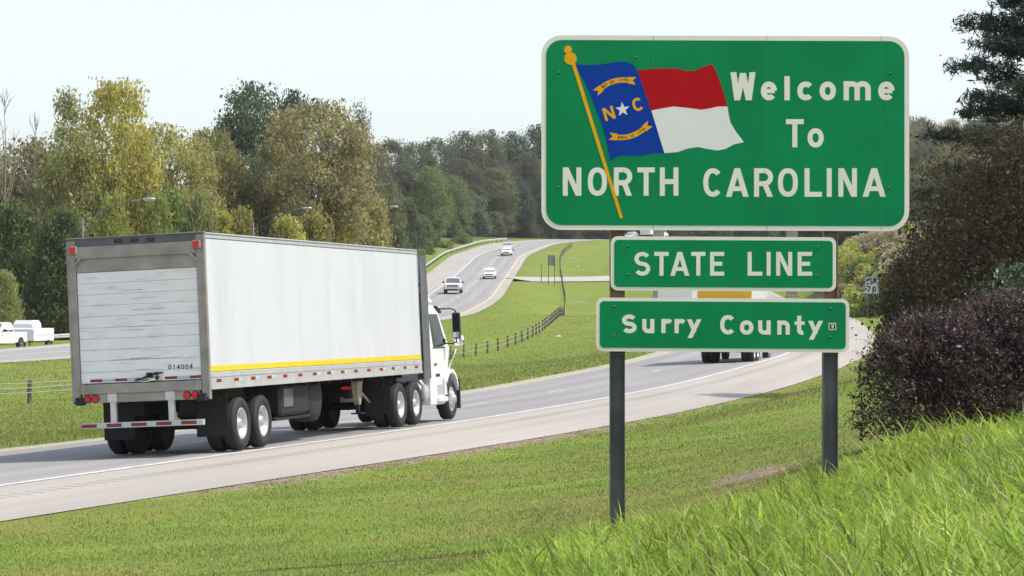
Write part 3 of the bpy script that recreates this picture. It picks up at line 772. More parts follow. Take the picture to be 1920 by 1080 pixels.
# ------------------------------------------------------------------ the white semi truck
M['trailer'] = mat('trailer white paint', (0.565, 0.587, 0.615), 0.38, var=0.02, scale=0.8, spec=0.45)
def add_lines(m, axis, period, width, strength, dirt=None):
    """panel joints (and grime) on a painted panel, in object space"""
    n = m.node_tree.nodes; L = m.node_tree.links; p = n['Principled BSDF']
    tc = n.new('ShaderNodeTexCoord'); sp = n.new('ShaderNodeSeparateXYZ'); L.new(tc.outputs['Object'], sp.inputs[0])
    def mth(op, a, b=None, c=None):
        x = n.new('ShaderNodeMath'); x.operation = op
        for i, v in enumerate((a, b, c)):
            if v is None: continue
            if isinstance(v, (int, float)): x.inputs[i].default_value = v
            else: L.new(v, x.inputs[i])
        return x.outputs[0]
    fr = mth('FRACT', mth('DIVIDE', sp.outputs[axis], period))
    ln = mth('LESS_THAN', fr, width / period)
    val = mth('MULTIPLY_ADD', ln, -strength, 1.0)
    if dirt:
        mp = n.new('ShaderNodeMapping'); mp.inputs['Scale'].default_value = dirt[0]; L.new(tc.outputs['Object'], mp.inputs['Vector'])
        nz = n.new('ShaderNodeTexNoise'); nz.inputs['Scale'].default_value = 1; nz.inputs['Detail'].default_value = 7; nz.inputs['Roughness'].default_value = 0.65; L.new(mp.outputs[0], nz.inputs['Vector'])
        mr = n.new('ShaderNodeMapRange'); mr.inputs['From Min'].default_value = dirt[1]; mr.inputs['From Max'].default_value = dirt[2]; mr.inputs['To Min'].default_value = 0; mr.inputs['To Max'].default_value = dirt[3]
        L.new(nz.outputs['Fac'], mr.inputs['Value'])
        val = mth('MULTIPLY', val, mth('SUBTRACT', 1.0, mr.outputs[0]))
    hs = n.new('ShaderNodeHueSaturation'); L.new(val, hs.inputs['Value'])
    src = p.inputs['Base Color'].links[0].from_socket if p.inputs['Base Color'].links else None
    if src: L.new(src, hs.inputs['Color'])
    else: hs.inputs['Color'].default_value = p.inputs['Base Color'].default_value
    L.new(hs.outputs['Color'], p.inputs['Base Color'])
add_lines(M['trailer'], 1, 1.22, 0.018, 0.08, ((0.25, 1.1, 0.16), 0.48, 0.8, 0.17))
M['doorwhite'] = mat('door white paint', (0.80, 0.795, 0.775), 0.45, var=0.03, scale=2)
add_lines(M['doorwhite'], 0, 9.0, 0.0, 0.0, ((1.6, 1, 9), 0.52, 0.8, 0.42))
M['frame'] = mat('rear frame grey', (0.31, 0.288, 0.255), 0.5, 0.35, var=0.2, scale=2.5, detail=6)
M['silver'] = mat('aluminium rail', (0.58, 0.585, 0.59), 0.4, 0.45, var=0.08)
M['yellow'] = mat('yellow stripe', (0.62, 0.50, 0.02), 0.45, var=0.04)
M['tapered'] = mat('red reflective tape', (0.20, 0.018, 0.022), 0.4)
M['tapewhite'] = mat('white reflective tape', (0.48, 0.49, 0.50), 0.4)
M['redlens'] = mat('red lamp lens', (0.33, 0.008, 0.014), 0.15, emit=(1.0, 0.03, 0.05, 0.12))
M['rubber'] = mat('tyre rubber', (0.018, 0.018, 0.019), 0.75, var=0.3, scale=5)
M['rim'] = mat('aluminium wheel', (0.47, 0.475, 0.48), 0.35, 0.4, var=0.06)
M['under'] = mat('chassis black', (0.012, 0.012, 0.013), 0.7, var=0.3, scale=4)
M['flap'] = mat('mud flap', (0.015, 0.015, 0.018), 0.8)
M['cabwhite'] = mat('cab white paint', (0.74, 0.755, 0.775), 0.25, spec=0.55)
M['glass'] = mat('dark glass', (0.015, 0.018, 0.02), 0.18, spec=0.22)
M['chrome'] = mat('chrome', (0.75, 0.75, 0.76), 0.15, 1.0)
M['grey'] = mat('grey plastic', (0.10, 0.106, 0.115), 0.55, var=0.2, scale=3)
M['beige'] = mat('beige paint', (0.27, 0.24, 0.19), 0.6, var=0.3, scale=5)
M['number'] = mat('black decal', (0.02, 0.02, 0.025), 0.5)

HEAD = R_(13.5)
tr_c = (-6.80, 51.3)
kT, oT = RoadR.locate(np.array([tr_c[0]]), np.array([tr_c[1]]))
zT = float(RoadR.at(kT[0], oT[0])[2])
truck = empty('semi_truck', (tr_c[0], tr_c[1], zT + 0.01), (0, -0.045, -HEAD), 'white semi truck with long box trailer, yellow lower stripe and roll-up rear door, driving away', 'truck')
LT = 14.72; HW = 1.345; ZB, ZTOP = 1.20, 4.11
def part(mb, name, parent=None, label=None):
    o = mb.build(name, parent or truck)
    if label: o['label'] = label
    return o
# box
mb = MB(); mb.box(-HW + .012, HW - .012, 0.06, LT - .03, 1.52, ZTOP - .10, M['trailer'], 0.03)
mb.box(-HW + .03, HW - .03, .1, LT - .05, ZB + .06, 1.515, M['under'])
body = part(mb, 'trailer_body')
mb = MB()
for s_ in (-1, 1):
    mb.box(*sorted((s_ * (HW - .03), s_ * (HW + .002))), 0.05, LT - .01, ZTOP - .115, ZTOP - .005, M['silver'], .012)
    mb.box(*sorted((s_ * (HW - .02), s_ * (HW + .010))), 0.05, LT - .005, ZTOP - .045, ZTOP - .03, M['grey'])
mb.box(-HW + .02, HW - .02, .06, LT - .02, ZTOP - .08, ZTOP - .01, M['silver'])
part(mb, 'roof_rail', body)
mb = MB()
for s_ in (-1, 1): mb.box(*sorted((s_ * (HW - .025), s_ * (HW - .007))), 0.08, LT - .03, 1.53, 1.635, M['yellow'])
part(mb, 'yellow_stripe', body)
mb = MB()
for s_ in (-1, 1):
    mb.box(*sorted((s_ * (HW - .03), s_ * (HW + .004))), 0.05, LT - .01, ZB, 1.52, M['silver'], .01)
    mb.box(*sorted((s_ * (HW - .02), s_ * (HW + .016))), 0.05, LT - .01, ZB, ZB + .05, M['silver'])
    mb.box(*sorted((s_ * (HW - .02), s_ * (HW + .014))), 0.05, LT - .01, 1.425, 1.455, M['silver'])
rail = part(mb, 'side_rail', body)
mb = MB(); random.seed(4); yy = .35; k = 0
while yy < LT - .4:
    for s_ in (-1, 1):
        x0 = s_ * (HW + .0075)
        mb.box(*sorted((x0, x0 - s_ * .004)), yy, yy + .26, 1.325, 1.385, M['tapered'])
        if k % 5 not in (0, 4): mb.box(*sorted((x0, x0 - s_ * .004)), yy + .26, yy + .46, 1.325, 1.385, M['tapewhite'])
    yy += .98; k += 1
part(mb, 'reflective_tape', rail)
mb = MB()
for s_ in (-.9, -.3, .3, .9): mb.box(s_ - .05, s_ + .05, LT - .03, LT + .004, 1.3, ZTOP - .12, M['silver'])
mb.box(-HW + .01, HW - .01, LT - .03, LT - .002, ZB, ZTOP - .06, M['trailer'])
part(mb, 'front_wall', body)
# rear frame
mb = MB()
for s_ in (-1, 1):
    mb.box(*sorted((s_ * (HW - .155), s_ * HW)), -.04, .08, 1.06, ZTOP - .04, M['frame'], .012)
    mb.box(*sorted((s_ * (HW - .02), s_ * (HW + .008))), -.05, .05, 1.03, ZTOP - .05, M['frame'])
    # corner gussets
    mb.prism([(s_ * 1.15, 1.40), (s_ * 1.115, 1.40), (s_ * .95, 1.26), (s_ * 1.0, 1.24)] if s_ < 0 else [(1.0, 1.24), (.95, 1.26), (1.115, 1.40), (1.15, 1.40)], 'y', -.075, -.04, M['frame'])
    mb.prism([(s_ * 1.22, 3.60), (s_ * 1.18, 3.60), (s_ * 1.04, 3.74), (s_ * 1.08, 3.77)] if s_ < 0 else [(1.08, 3.77), (1.04, 3.74), (1.18, 3.60), (1.22, 3.60)], 'y', -.075, -.04, M['frame'])
    mb.box(*sorted((s_ * 1.10, s_ * 1.285)), -.10, .02, 1.0, 1.15, M['under'], .02)
mb.box(-HW + .155, HW - .155, -.055, .08, 3.72, 3.95, M['frame'], .012)
mb.box(-HW + .0, HW - .0, -.03, .08, 3.953, ZTOP - .012, M['grey'])
mb.box(-HW - .005, HW + .005, -.06, .09, ZTOP - .012, ZTOP + .008, M['frame'])
mb.box(-HW + .155, HW - .155, -.065, .08, 1.20, 1.385, M['frame'], .01)
mb.box(-1.13, 1.13, -.03, .06, 1.035, 1.20, M['frame'], .008)
rear = part(mb, 'rear_frame')
for x_ in (-1.06, -.90, .90, 1.06):
    mb = MB(); rg = []
    for (yo, r) in ((-.03, .075), (-.05, .075), (-.05, .062), (-.062, .055), (-.068, .0)):
        rg.append([(x_ + r * math.cos(2 * math.pi * k / 18), yo, 1.115 + r * math.sin(2 * math.pi * k / 18)) for k in range(18)])
    mb.loft(rg[:3], M['black'], cap=False); mb.loft(rg[2:4], M['redlens'], cap=False, smooth=True); mb.add(rg[3], [tuple(range(18))], M['redlens'])
    part(mb, 'tail_light', rear)
for x_ in (-1.215, 1.215):
    mb = MB(); mb.box(x_ - .085, x_ + .085, -.085, -.03, 3.80, 3.97, M['frame'], .02); mb.box(x_ - .06, x_ + .06, -.102, -.08, 3.825, 3.945, M['redlens'], .02)
    part(mb, 'corner_light', rear)
for x_ in (-.32, 0, .32):
    mb = MB(); mb.box(x_ - .075, x_ + .075, -.045, -.03, 3.99, 4.05, M['black'], .005); mb.box(x_ - .03, x_ + .03, -.055, -.04, 4.005, 4.035, M['tapered'], .01)
    part(mb, 'marker_light', rear)
# roll-up door
M['scuff'] = mat('scuff', (0.30, 0.32, 0.36), 0.7, var=0.5, scale=9)
mb = MB()
mb.box(-HW + .155, HW - .155, .0, .05, 3.47, 3.72, M['frame'])
zs = 1.40
mb.box(-HW + .16, HW - .16, .02, .05, 1.385, 3.47, M['under'])
nsl = 10; hh = (3.462 - zs) / nsl
for i in range(nsl):
    mb.box(-HW + .165, HW - .165, -.004 + .002 * (i % 2), .03, zs + i * hh + .002, zs + (i + 1) * hh - .002, M['doorwhite'], .003)
door = part(mb, 'roll_up_door')
mb = MB()
for s_ in (-1.0, .0 + .25):
    pass
yy = -1.0
k = 0
while yy < 1.0:
    if not (-.12 < yy < .42):
        mb.box(yy, yy + .24, -.0075, -.005, 1.425, 1.475, M['tapered'] if k % 2 == 0 else M['tapewhite'])
    yy += .245; k += 1
part(mb, 'reflective_tape', door)
mb = MB()
mb.box(-.12, .12, -.045, -.004, 1.41, 1.47, M['frame'], .01); mb.box(.16, .42, -.04, -.004, 1.40, 1.47, M['chrome'], .01)
mb.tube([(-.08, -.05, 1.44), (.05, -.06, 1.46), (.22, -.06, 1.53), (.36, -.05, 1.53)], .016, M['under'], 6)
mb.box(.12, .24, -.05, -.004, 1.47, 1.56, M['under'], .01); mb.box(.26, .44, -.035, -.004, 1.53, 1.57, M['grey'], .005); mb.box(.30, .36, -.06, -.035, 1.42, 1.5, M['under'], .01)
mb.tube([(-.1, -.06, 1.42), (.1, -.075, 1.40), (.3, -.06, 1.43)], .012, M['chrome'], 6)
part(mb, 'door_latch', door)
mb = MB(); x0 = .545
for ch in '014004':
    letters(mb, [(ch, x0, 1.60, .062, .085, .015)], M['number'], lambda u, v, l: (u, -.0085 - l, v)); x0 += .083
part(mb, 'lettering', door)
mb = MB(); random.seed(8)       # scuffs rubbed into the slats
for (z_, xa, xb) in ((2.95, -.05, .35), (2.73, -.1, .5), (2.42, -.2, .3), (2.36, -.35, .1), (1.98, .0, .4), (1.82, -.6, .75), (1.83, -.2, .2), (1.62, -.1, .25), (3.1, -.3, .1), (2.52, .1, .45)):
    mb.box(xa, xb, -.0072, -.0058, z_, z_ + random.uniform(.004, .010), M['scuff'])
part(mb, 'scuff_mark', door)
# underride bumper
mb = MB(); mb.box(-1.2, 1.2, -.05, .05, .56, .665, M['silver'], .008)
for x_ in (-.57, .57): mb.box(x_ - .055, x_ + .055, -.02, .08, .66, 1.05, M['silver'], .008); mb.box(x_ - .09, x_ + .09, -.04, -.03, 1.04, 1.2, M['silver'])
bump = part(mb, 'rear_bumper')
mb = MB(); x_ = -1.19; k = 0
while x_ < 1.1:
    wd = .30 if k % 2 == 0 else .19
    mb.box(x_, min(x_ + wd, 1.19), -.054, -.0505, .58, .645, M['tapered'] if k % 2 == 0 else M['tapewhite']); x_ += wd; k += 1
part(mb, 'reflective_tape', bump)
# wheels
def wheel_meshes(rad=.51, wd=.27, dish=True):
    t = MB(); h = wd / 2
    t.lathe_x([(h - .03, .30), (h, .34), (h + .012, .42), (h - .01, .475), (h - .05, rad), (-h + .05, rad), (-h + .01, .475), (-h - .012, .42), (-h, .34), (-h + .03, .30)], M['rubber'], 36)
    for g in (-.07, 0, .07): t.lathe_x([(g - .006, rad + .001), (g + .006, rad + .001)], M['black'], 36)
    r = MB()
    r.lathe_x([(h - .025, .305), (h - .01, .285), (h - .03, .262), (h - .10 if dish else h - .02, .235), (h - .14 if dish else h + .02, .19), (h - .13 if dish else h + .05, .11), (h - .04 if dish else h + .08, .095), (h - .03 if dish else h + .10, .04), (h - .03 if dish else h + .1, .001)], M['rim'], 28)
    r.lathe_x([(-h + .03, .30), (-h + .03, .02)], M['under'], 20)
    for k in range(10):
        a = 2 * math.pi * k / 10; xx = (h - .125) if dish else h + .03
        r.sphere((xx, .145 * math.cos(a), .145 * math.sin(a)), .018, M['chrome'], 8, 6)
    for k in range(5):
        a = 2 * math.pi * (k + .5) / 5; xx = (h - .117) if dish else h + .0
        r.lathe_x([(0, .03), (.003, .001)], M['black'], 10, c=(xx, .212 * math.cos(a), .212 * math.sin(a)))
    return t.mesh('tyre'), r.mesh('rim')
WT = wheel_meshes(); WF = wheel_meshes(.50, .28, False)
def wheel(x, y, z, flip, ms, parent):
    hub = obj('wheel', ms[0], parent, (x, y, z)); hub.rotation_euler = (random.uniform(0, 6), 0, math.pi if flip else 0)
    obj('rim', ms[1], hub)
    return hub
random.seed(2)
for y_ in (1.85, 3.12, 12.95, 14.27):
    for s_ in (-1, 1):
        wheel(s_ * 1.17, y_, .51, s_ < 0, WT, truck); wheel(s_ * .84, y_, .51, s_ < 0, WT, truck)
for s_ in (-1, 1): wheel(s_ * 1.04, 18.0, .50, s_ < 0, WF, truck)
mb = MB()
for y_ in (1.85, 3.12, 12.95, 14.27): mb.tube([(-1.0, y_, .51), (1.0, y_, .51)], .08, M['under'], 10)
mb.box(-.55, -.35, 1.0, 4.2, .75, 1.24, M['under']); mb.box(.35, .55, 1.0, 4.2, .75, 1.24, M['under'])
mb.box(-.5, .5, .9, 4.3, 1.0, 1.22, M['under'])
for s_ in (-.4, .4): mb.box(s_ - .06, s_ + .06, 11.6, 18.6, .72, 1.0, M['under'])
mb.box(-.55, .55, 12.6, 14.6, .95, 1.2, M['under'])
for i in range(12): mb.box(-1.2, 1.2, 4.6 + i * .8, 4.66 + i * .8, 1.12, 1.24, M['under'])
mb.box(-.35, .35, 15.6, 18.8, .5, 1.2, M['under'], .05)
part(mb, 'chassis')
for (y_, z0) in ((1.18, .30), (12.30, .32)):
    for s_ in (-1, 1):
        mb = MB(); mb.box(*sorted((s_ * .62, s_ * 1.24)), y_ - .012, y_, z0, 1.10, M['flap']); mb.box(*sorted((s_ * .6, s_ * 1.25)), y_ - .03, y_ + .01, 1.02, 1.1, M['under'])
        for q in (.75, .92, 1.09): mb.sphere((s_ * q, y_ - .014, 1.0), .012, M['bolt'], 8, 6)
        part(mb, 'mud_flap')
# spare carrier and box under the trailer
mb = MB(); mb.box(.2, 1.12, 4.75, 6.6, .55, 1.2, M['under'], .06); mb.box(1.12, 1.14, 4.9, 5.5, .72, 1.1, M['grey'], .01); mb.tube([(.25, 6.62, .75), (1.1, 6.62, .75)], .08, M['under']); mb.box(.2, 1.05, 4.6, 6.9, .46, .53, M['under'], .02)
mb.box(-1.12, -.2, 4.75, 6.6, .55, 1.2, M['under'], .06)
part(mb, 'tool_box')
mb = MB(); mb.lathe_x([(.22, .2), (.22, .5), (.16, .52), (-.16, .52), (-.22, .5), (-.22, .2)], M['rubber'], 28, c=(.82, 7.25, .88), cap=True)
part(mb, 'spare_wheel')
for s_ in (-1, 1):
    mb = MB(); x_ = s_ * .95
    mb.prism([(10.35, 1.24), (10.95, 1.24), (10.78, .80), (10.70, .60), (10.58, .60), (10.50, .80)], 'x', x_ - .06, x_ + .06, M['beige'])
    mb.box(x_ - .04, x_ + .04, 10.6, 10.68, .42, .6, M['under']); mb.box(x_ - .12, x_ + .12, 10.5, 10.78, .39, .42, M['under'])
    mb.tube([(x_, 10.85, .9), (x_ - s_ * .1, 11.9, .62)], .03, M['beige'], 6); mb.tube([(x_ + s_ * .07, 10.4, 1.1), (x_ + s_ * .12, 10.4, 1.1)], .07, M['beige'], 10)
    part(mb, 'landing_gear')
for x_ in (-.42, .42):
    mb = MB(); mb.box(x_ - .11, x_ + .11, 11.55, 11.6, .93, 1.0, M['redlens'], .01); part(mb, 'tail_light')
# tractor cab
mb = MB(); CW = 1.19
cr_ = [(.98, 17.62, 0), (1.75, 17.95, 0), (2.62, 17.42, .10), (2.80, 17.12, .15), (2.88, 16.9, .28)]
mb.loft([[(-CW + i_, 15.95, z), (CW - i_, 15.95, z), (CW - i_, y - .10, z), (CW - i_ - .12, y, z), (-CW + i_ + .12, y, z), (-CW + i_, y - .10, z)] for z, y, i_ in cr_], M['cabwhite'])
cab = part(mb, 'cab')
mb = MB()
for s_ in (-1, 1):
    q = [(16.38, 1.80), (17.28, 1.80), (17.50, 1.98), (17.18, 2.60), (16.38, 2.60)]
    mb.add([(s_ * (CW - .10 * max(0, z - 1.75) / .87 + .008), y, z) for y, z in q], [tuple(range(5)) if s_ > 0 else tuple(range(4, -1, -1))], M['glass'])
    mb.box(*sorted((s_ * (CW - .03), s_ * (CW + .004))), 16.3, 17.45, 1.76, 1.79, M['black'])
mb.box(-.95, .95, 15.93, 15.952, 1.9, 2.6, M['glass'])
part(mb, 'window', cab)
mb = MB()
for s_ in (-1, 1): mb.box(*sorted((s_ * CW, s_ * (CW + .035))), 16.38, 16.56, 1.36, 1.40, M['black'], .008)
part(mb, 'door_handle', cab)
mb = MB()       # visor
mb.prism([(17.2, 2.80), (17.6, 2.66), (17.6, 2.62), (17.2, 2.74)], 'x', -1.1, 1.1, M['black'])
part(mb, 'sun_visor', cab)
mb = MB()       # roof fairing and side extenders: open at the back
for s_ in (-1, 1):
    mb.prism([(15.35, 1.05), (15.97, 1.05), (15.97, 3.1), (15.90, 3.99), (15.35, 3.99)], 'x', *sorted((s_ * 1.22, s_ * 1.19)), M['grey'])
    mb.prism([(15.92, 1.05), (15.98, 1.05), (15.98, 3.1), (15.92, 3.1)], 'x', *sorted((s_ * 1.19, s_ * .9)), M['grey'])
mb.loft([[(-1.19, 15.95, 2.89), (1.19, 15.95, 2.89), (1.19, 15.95, 3.99), (-1.19, 15.95, 3.99)], [(-1.08, 16.9, 2.89), (1.08, 16.9, 2.89), (1.0, 16.75, 3.05), (-1.0, 16.75, 3.05)]], M['cabwhite'])
for z_ in (1.5, 2.1, 2.7, 3.3): mb.box(-1.19, 1.19, 15.9, 15.94, z_, z_ + .03, M['black'])
mb.tube([(.3, 15.8, 1.0), (.5, 15.6, 1.5), (.9, 15.7, 1.9)], .02, M['black'], 6); mb.box(.6, .8, 15.85, 15.92, 2.45, 2.62, M['black'])
part(mb, 'roof_fairing')
mb = MB()       # bonnet and fenders
mb.loft([[(-.95, 17.5, .9), (.95, 17.5, .9), (.95, 17.5, 1.5), (.8, 17.5, 1.78), (-.8, 17.5, 1.78), (-.95, 17.5, 1.5)], [(-.8, 18.7, .7), (.8, 18.7, .7), (.8, 18.7, 1.35), (.65, 18.7, 1.6), (-.65, 18.7, 1.6), (-.8, 18.7, 1.35)], [(-.7, 18.95, .6), (.7, 18.95, .6), (.7, 18.95, 1.2), (.55, 18.95, 1.45), (-.55, 18.95, 1.45), (-.7, 18.95, 1.2)]], M['cabwhite'])
for s_ in (-1, 1):
    a_ = [(18.0 + .66 * math.cos(R_(t)), .56 + .68 * math.sin(R_(t))) for t in range(-12, 146, 12)]
    b_ = [(18.0 + .59 * math.cos(R_(t)), .55 + .60 * math.sin(R_(t))) for t in range(-12, 146, 12)]
    mb.prism(a_ + b_[::-1], 'x', *sorted((s_ * .62, s_ * 1.20)), M['cabwhite'])
    mb.prism([(17.10, .62), (17.52, .62), (17.42, .98), (17.40, 1.02), (17.10, 1.02)], 'x', *sorted((s_ * .9, s_ * 1.19)), M['cabwhite'])
    mb.prism([(18.52, .25), (18.66, .25), (18.66, .95), (18.60, .98)], 'x', *sorted((s_ * .62, s_ * 1.22)), M['black'])
bon = part(mb, 'bonnet')
for s_ in (-1, 1):      # side skirt with step
    mb = MB()
    mb.box(*sorted((s_ * .95, s_ * 1.19)), 16.0, 17.30, .40, .99, M['cabwhite'], .02)
    mb.box(*sorted((s_ * 1.10, s_ * 1.20)), 16.55, 17.2, .62, .90, M['silver'], .02)
    mb.box(*sorted((s_ * 1.0, s_ * 1.27)), 16.5, 17.3, .46, .58, M['cabwhite'], .02); mb.box(*sorted((s_ * 1.185, s_ * 1.2)), 16.5, 16.85, 1.08, 1.15, M['black'])
    part(mb, 'side_step')
    mb = MB(); mb.tube([(s_ * .92, 14.95, .72), (s_ * .92, 15.0, .72), (s_ * .92, 15.85, .72), (s_ * .92, 15.9, .72)], [.2, .27, .27, .2], M['silver'], 20); mb.tube([(s_ * 1.2, 14.95, 1.0), (s_ * 1.24, 15.1, .9), (s_ * 1.24, 15.15, .5)], .05, M['silver'], 8)
    part(mb, 'fuel_tank')
    mb = MB()
    mb.box(*sorted((s_ * 1.42, s_ * 1.62)), 17.36, 17.46, 1.98, 2.62, M['black'], .03)
    mb.box(*sorted((s_ * 1.44, s_ * 1.60)), 17.354, 17.362, 2.18, 2.58, M['glass']); mb.box(*sorted((s_ * 1.44, s_ * 1.60)), 17.354, 17.362, 2.01, 2.14, M['chrome'])
    mb.tube([(s_ * 1.1, 17.3, 2.72), (s_ * 1.4, 17.36, 2.72), (s_ * 1.5, 17.4, 2.68), (s_ * 1.52, 17.42, 2.6)], .018, M['black'], 6)
    mb.tube([(s_ * 1.12, 17.5, 1.88), (s_ * 1.4, 17.45, 1.86), (s_ * 1.5, 17.42, 1.9), (s_ * 1.52, 17.42, 2.0)], .018, M['black'], 6); mb.box(*sorted((s_ * 1.1, s_ * 1.2)), 17.4, 17.55, 1.84, 2.0, M['black'], .02)
    part(mb, 'mirror')
    mb = MB(); mb.sphere((s_ * 1.28, 18.5, 1.93), .15, M['chrome'], 16, 10, (1, .45, 1))
    mb.tube([(s_ * 1.05, 18.2, 1.2), (s_ * 1.15, 18.35, 1.5), (s_ * 1.24, 18.5, 1.85)], .02, M['chrome'], 6); mb.tube([(s_ * .9, 18.5, 1.35), (s_ * 1.1, 18.5, 1.6), (s_ * 1.24, 18.5, 1.82)], .012, M['black'], 6)
    part(mb, 'bonnet_mirror')

# ------------------------------------------------------------------ smaller vehicles
M['carwhite'] = mat('car white paint', (0.75, 0.76, 0.77), 0.22, spec=0.6)
M['carsilver'] = mat('car silver paint', (0.55, 0.565, 0.58), 0.25, 0.3, spec=0.6)
M['carbeige'] = mat('car cream paint', (0.68, 0.665, 0.63), 0.25, spec=0.6)
M['lamp'] = mat('head lamp glass', (0.75, 0.77, 0.8), 0.1, spec=0.8)
M['screen'] = mat('windscreen glass', (0.10, 0.125, 0.14), 0.05, spec=0.9)
def sec8(hw, z0, z1, b, y):
    return [(-hw + b, y, z0), (hw - b, y, z0), (hw, y, z0 + b), (hw, y, z1 - b), (hw - b, y, z1), (-hw + b, y, z1), (-hw, y, z1 - b), (-hw, y, z0 + b)]
_cw = None
def small_wheels(parent, L_, tr, fr, rr, r=.34, wd=.22):
    t = MB(); h = wd / 2
    t.lathe_x([(h - .02, r * .62), (h, r * .72), (h, r * .93), (h - .03, r), (-h + .03, r), (-h, r * .93), (-h, r * .62)], M['rubber'], 22, cap=True)
    q = MB(); q.lathe_x([(h - .01, r * .64), (h - .03, r * .55), (h - .04, r * .2), (h - .01, r * .15), (h - .01, .002)], M['rim'], 18)
    tm, rm = t.mesh('tyre'), q.mesh('rim')
    for y in (fr, rr):
        for s_ in (-1, 1):
            wv = obj('wheel', tm, parent, (s_ * tr, y, r)); wv.rotation_euler = (0, 0, math.pi if s_ < 0 else 0); obj('rim', rm, wv)
def pickup(name, loc, rz, paint, label, group=None, cat='pickup truck', rot=None):
    """front at +y, length 5.8"""
    t = empty(name, loc, (0, 0, rz) if rot is None else rot, label, cat, group)
    mb = MB(); W = .99
    mb.loft([sec8(W - .12, .55, 1.02, .08, 2.9), sec8(W - .03, .48, 1.12, .1, 2.72), sec8(W, .42, 1.17, .1, 2.2), sec8(W, .40, 1.20, .08, 1.2), sec8(W, .40, 1.20, .06, .9), sec8(W, .40, 1.20, .06, -1.0)], paint)
    mb.loft([sec8(W, .45, 1.20, .06, -1.0), sec8(W, .5, 1.20, .06, -2.85)], paint)
    b = mb.build('body', t)
    mb = MB(); g = lambda z, y0, y1, hw: [(-hw, y0, z), (hw, y0, z), (hw, y1, z), (-hw, y1, z)]
    mb.loft([g(1.19, -1.0, 1.25, .93), g(1.42, -.98, .95, .88), g(1.80, -.9, .45, .76), g(1.88, -.75, .25, .70)], paint)
    c = mb.build('cab_roof', t)
    mb = MB()
    mb.add([(-.84, 1.215, 1.235), (.84, 1.215, 1.235), (.72, .50, 1.79), (-.72, .50, 1.79)], [(0, 1, 2, 3)], M['screen'])
    for s_ in (-1, 1):
        for (a, e) in ((-.85, -.15), (-.08, .72)):
            fs = [(s_ * .93, a, 1.24), (s_ * .93, e, 1.24), (s_ * .765, e - (.32 if e > .5 else 0), 1.77), (s_ * .765, a, 1.77)]
            mb.add(fs, [(0, 1, 2, 3)], M['glass'])
    mb.add([(-.8, -1.012, 1.25), (.8, -1.012, 1.25), (.7, -.925, 1.76), (-.7, -.925, 1.76)], [(0, 1, 2, 3)], M['glass'])
    mb.build('window', t)
    mb = MB(); mb.box(-.62, .62, 2.88, 2.93, .72, .99, M['grey'], .02)
    for i in range(3): mb.box(-.6, .6, 2.925, 2.94, .76 + i * .075, .785 + i * .075, M['chrome'])
    mb.build('grille', t)
    mb = MB(); mb.box(-.95, .95, 2.8, 3.02, .46, .66, M['chrome'], .05); mb.box(-.7, .7, 2.9, 3.0, .3, .455, M['black'], .03); mb.box(-.9, .9, -2.98, -2.84, .5, .66, M['chrome'], .03); mb.build('bumper', t)
    for s_ in (-1, 1):
        mb = MB(); mb.box(*sorted((s_ * .64, s_ * .90)), 2.84, 2.925, .76, 1.0, M['lamp'], .02); mb.build('headlight', t)
        mb = MB(); mb.box(*sorted((s_ * 1.02, s_ * 1.24)), .82, .94, 1.22, 1.42, M['black'], .03); mb.box(*sorted((s_ * .9, s_ * 1.05)), .86, .91, 1.25, 1.3, M['black']); mb.build('mirror', t)
        mb = MB(); mb.box(*sorted((s_ * .82, s_ * .992)), -2.87, -2.80, .78, 1.12, M['redlens'], .01); mb.build('tail_light', t)
    mb = MB(); mb.box(-.86, .86, -2.75, -1.1, 1.195, 1.205, M['black'])
    for (yy, ) in ((1.85,), (-1.85,)):
        for s_ in (-1, 1):
            arcp = [(yy + .46 * math.cos(R_(a)), .42 + .44 * math.sin(R_(a))) for a in range(0, 181, 15)]
            mb.prism(arcp, 'x', *sorted((s_ * .985, s_ * 1.003)), M['black'])
    mb.build('wheel_arch', t)
    small_wheels(t, 5.8, .90, 1.85, -1.85, .40, .25)
    return t
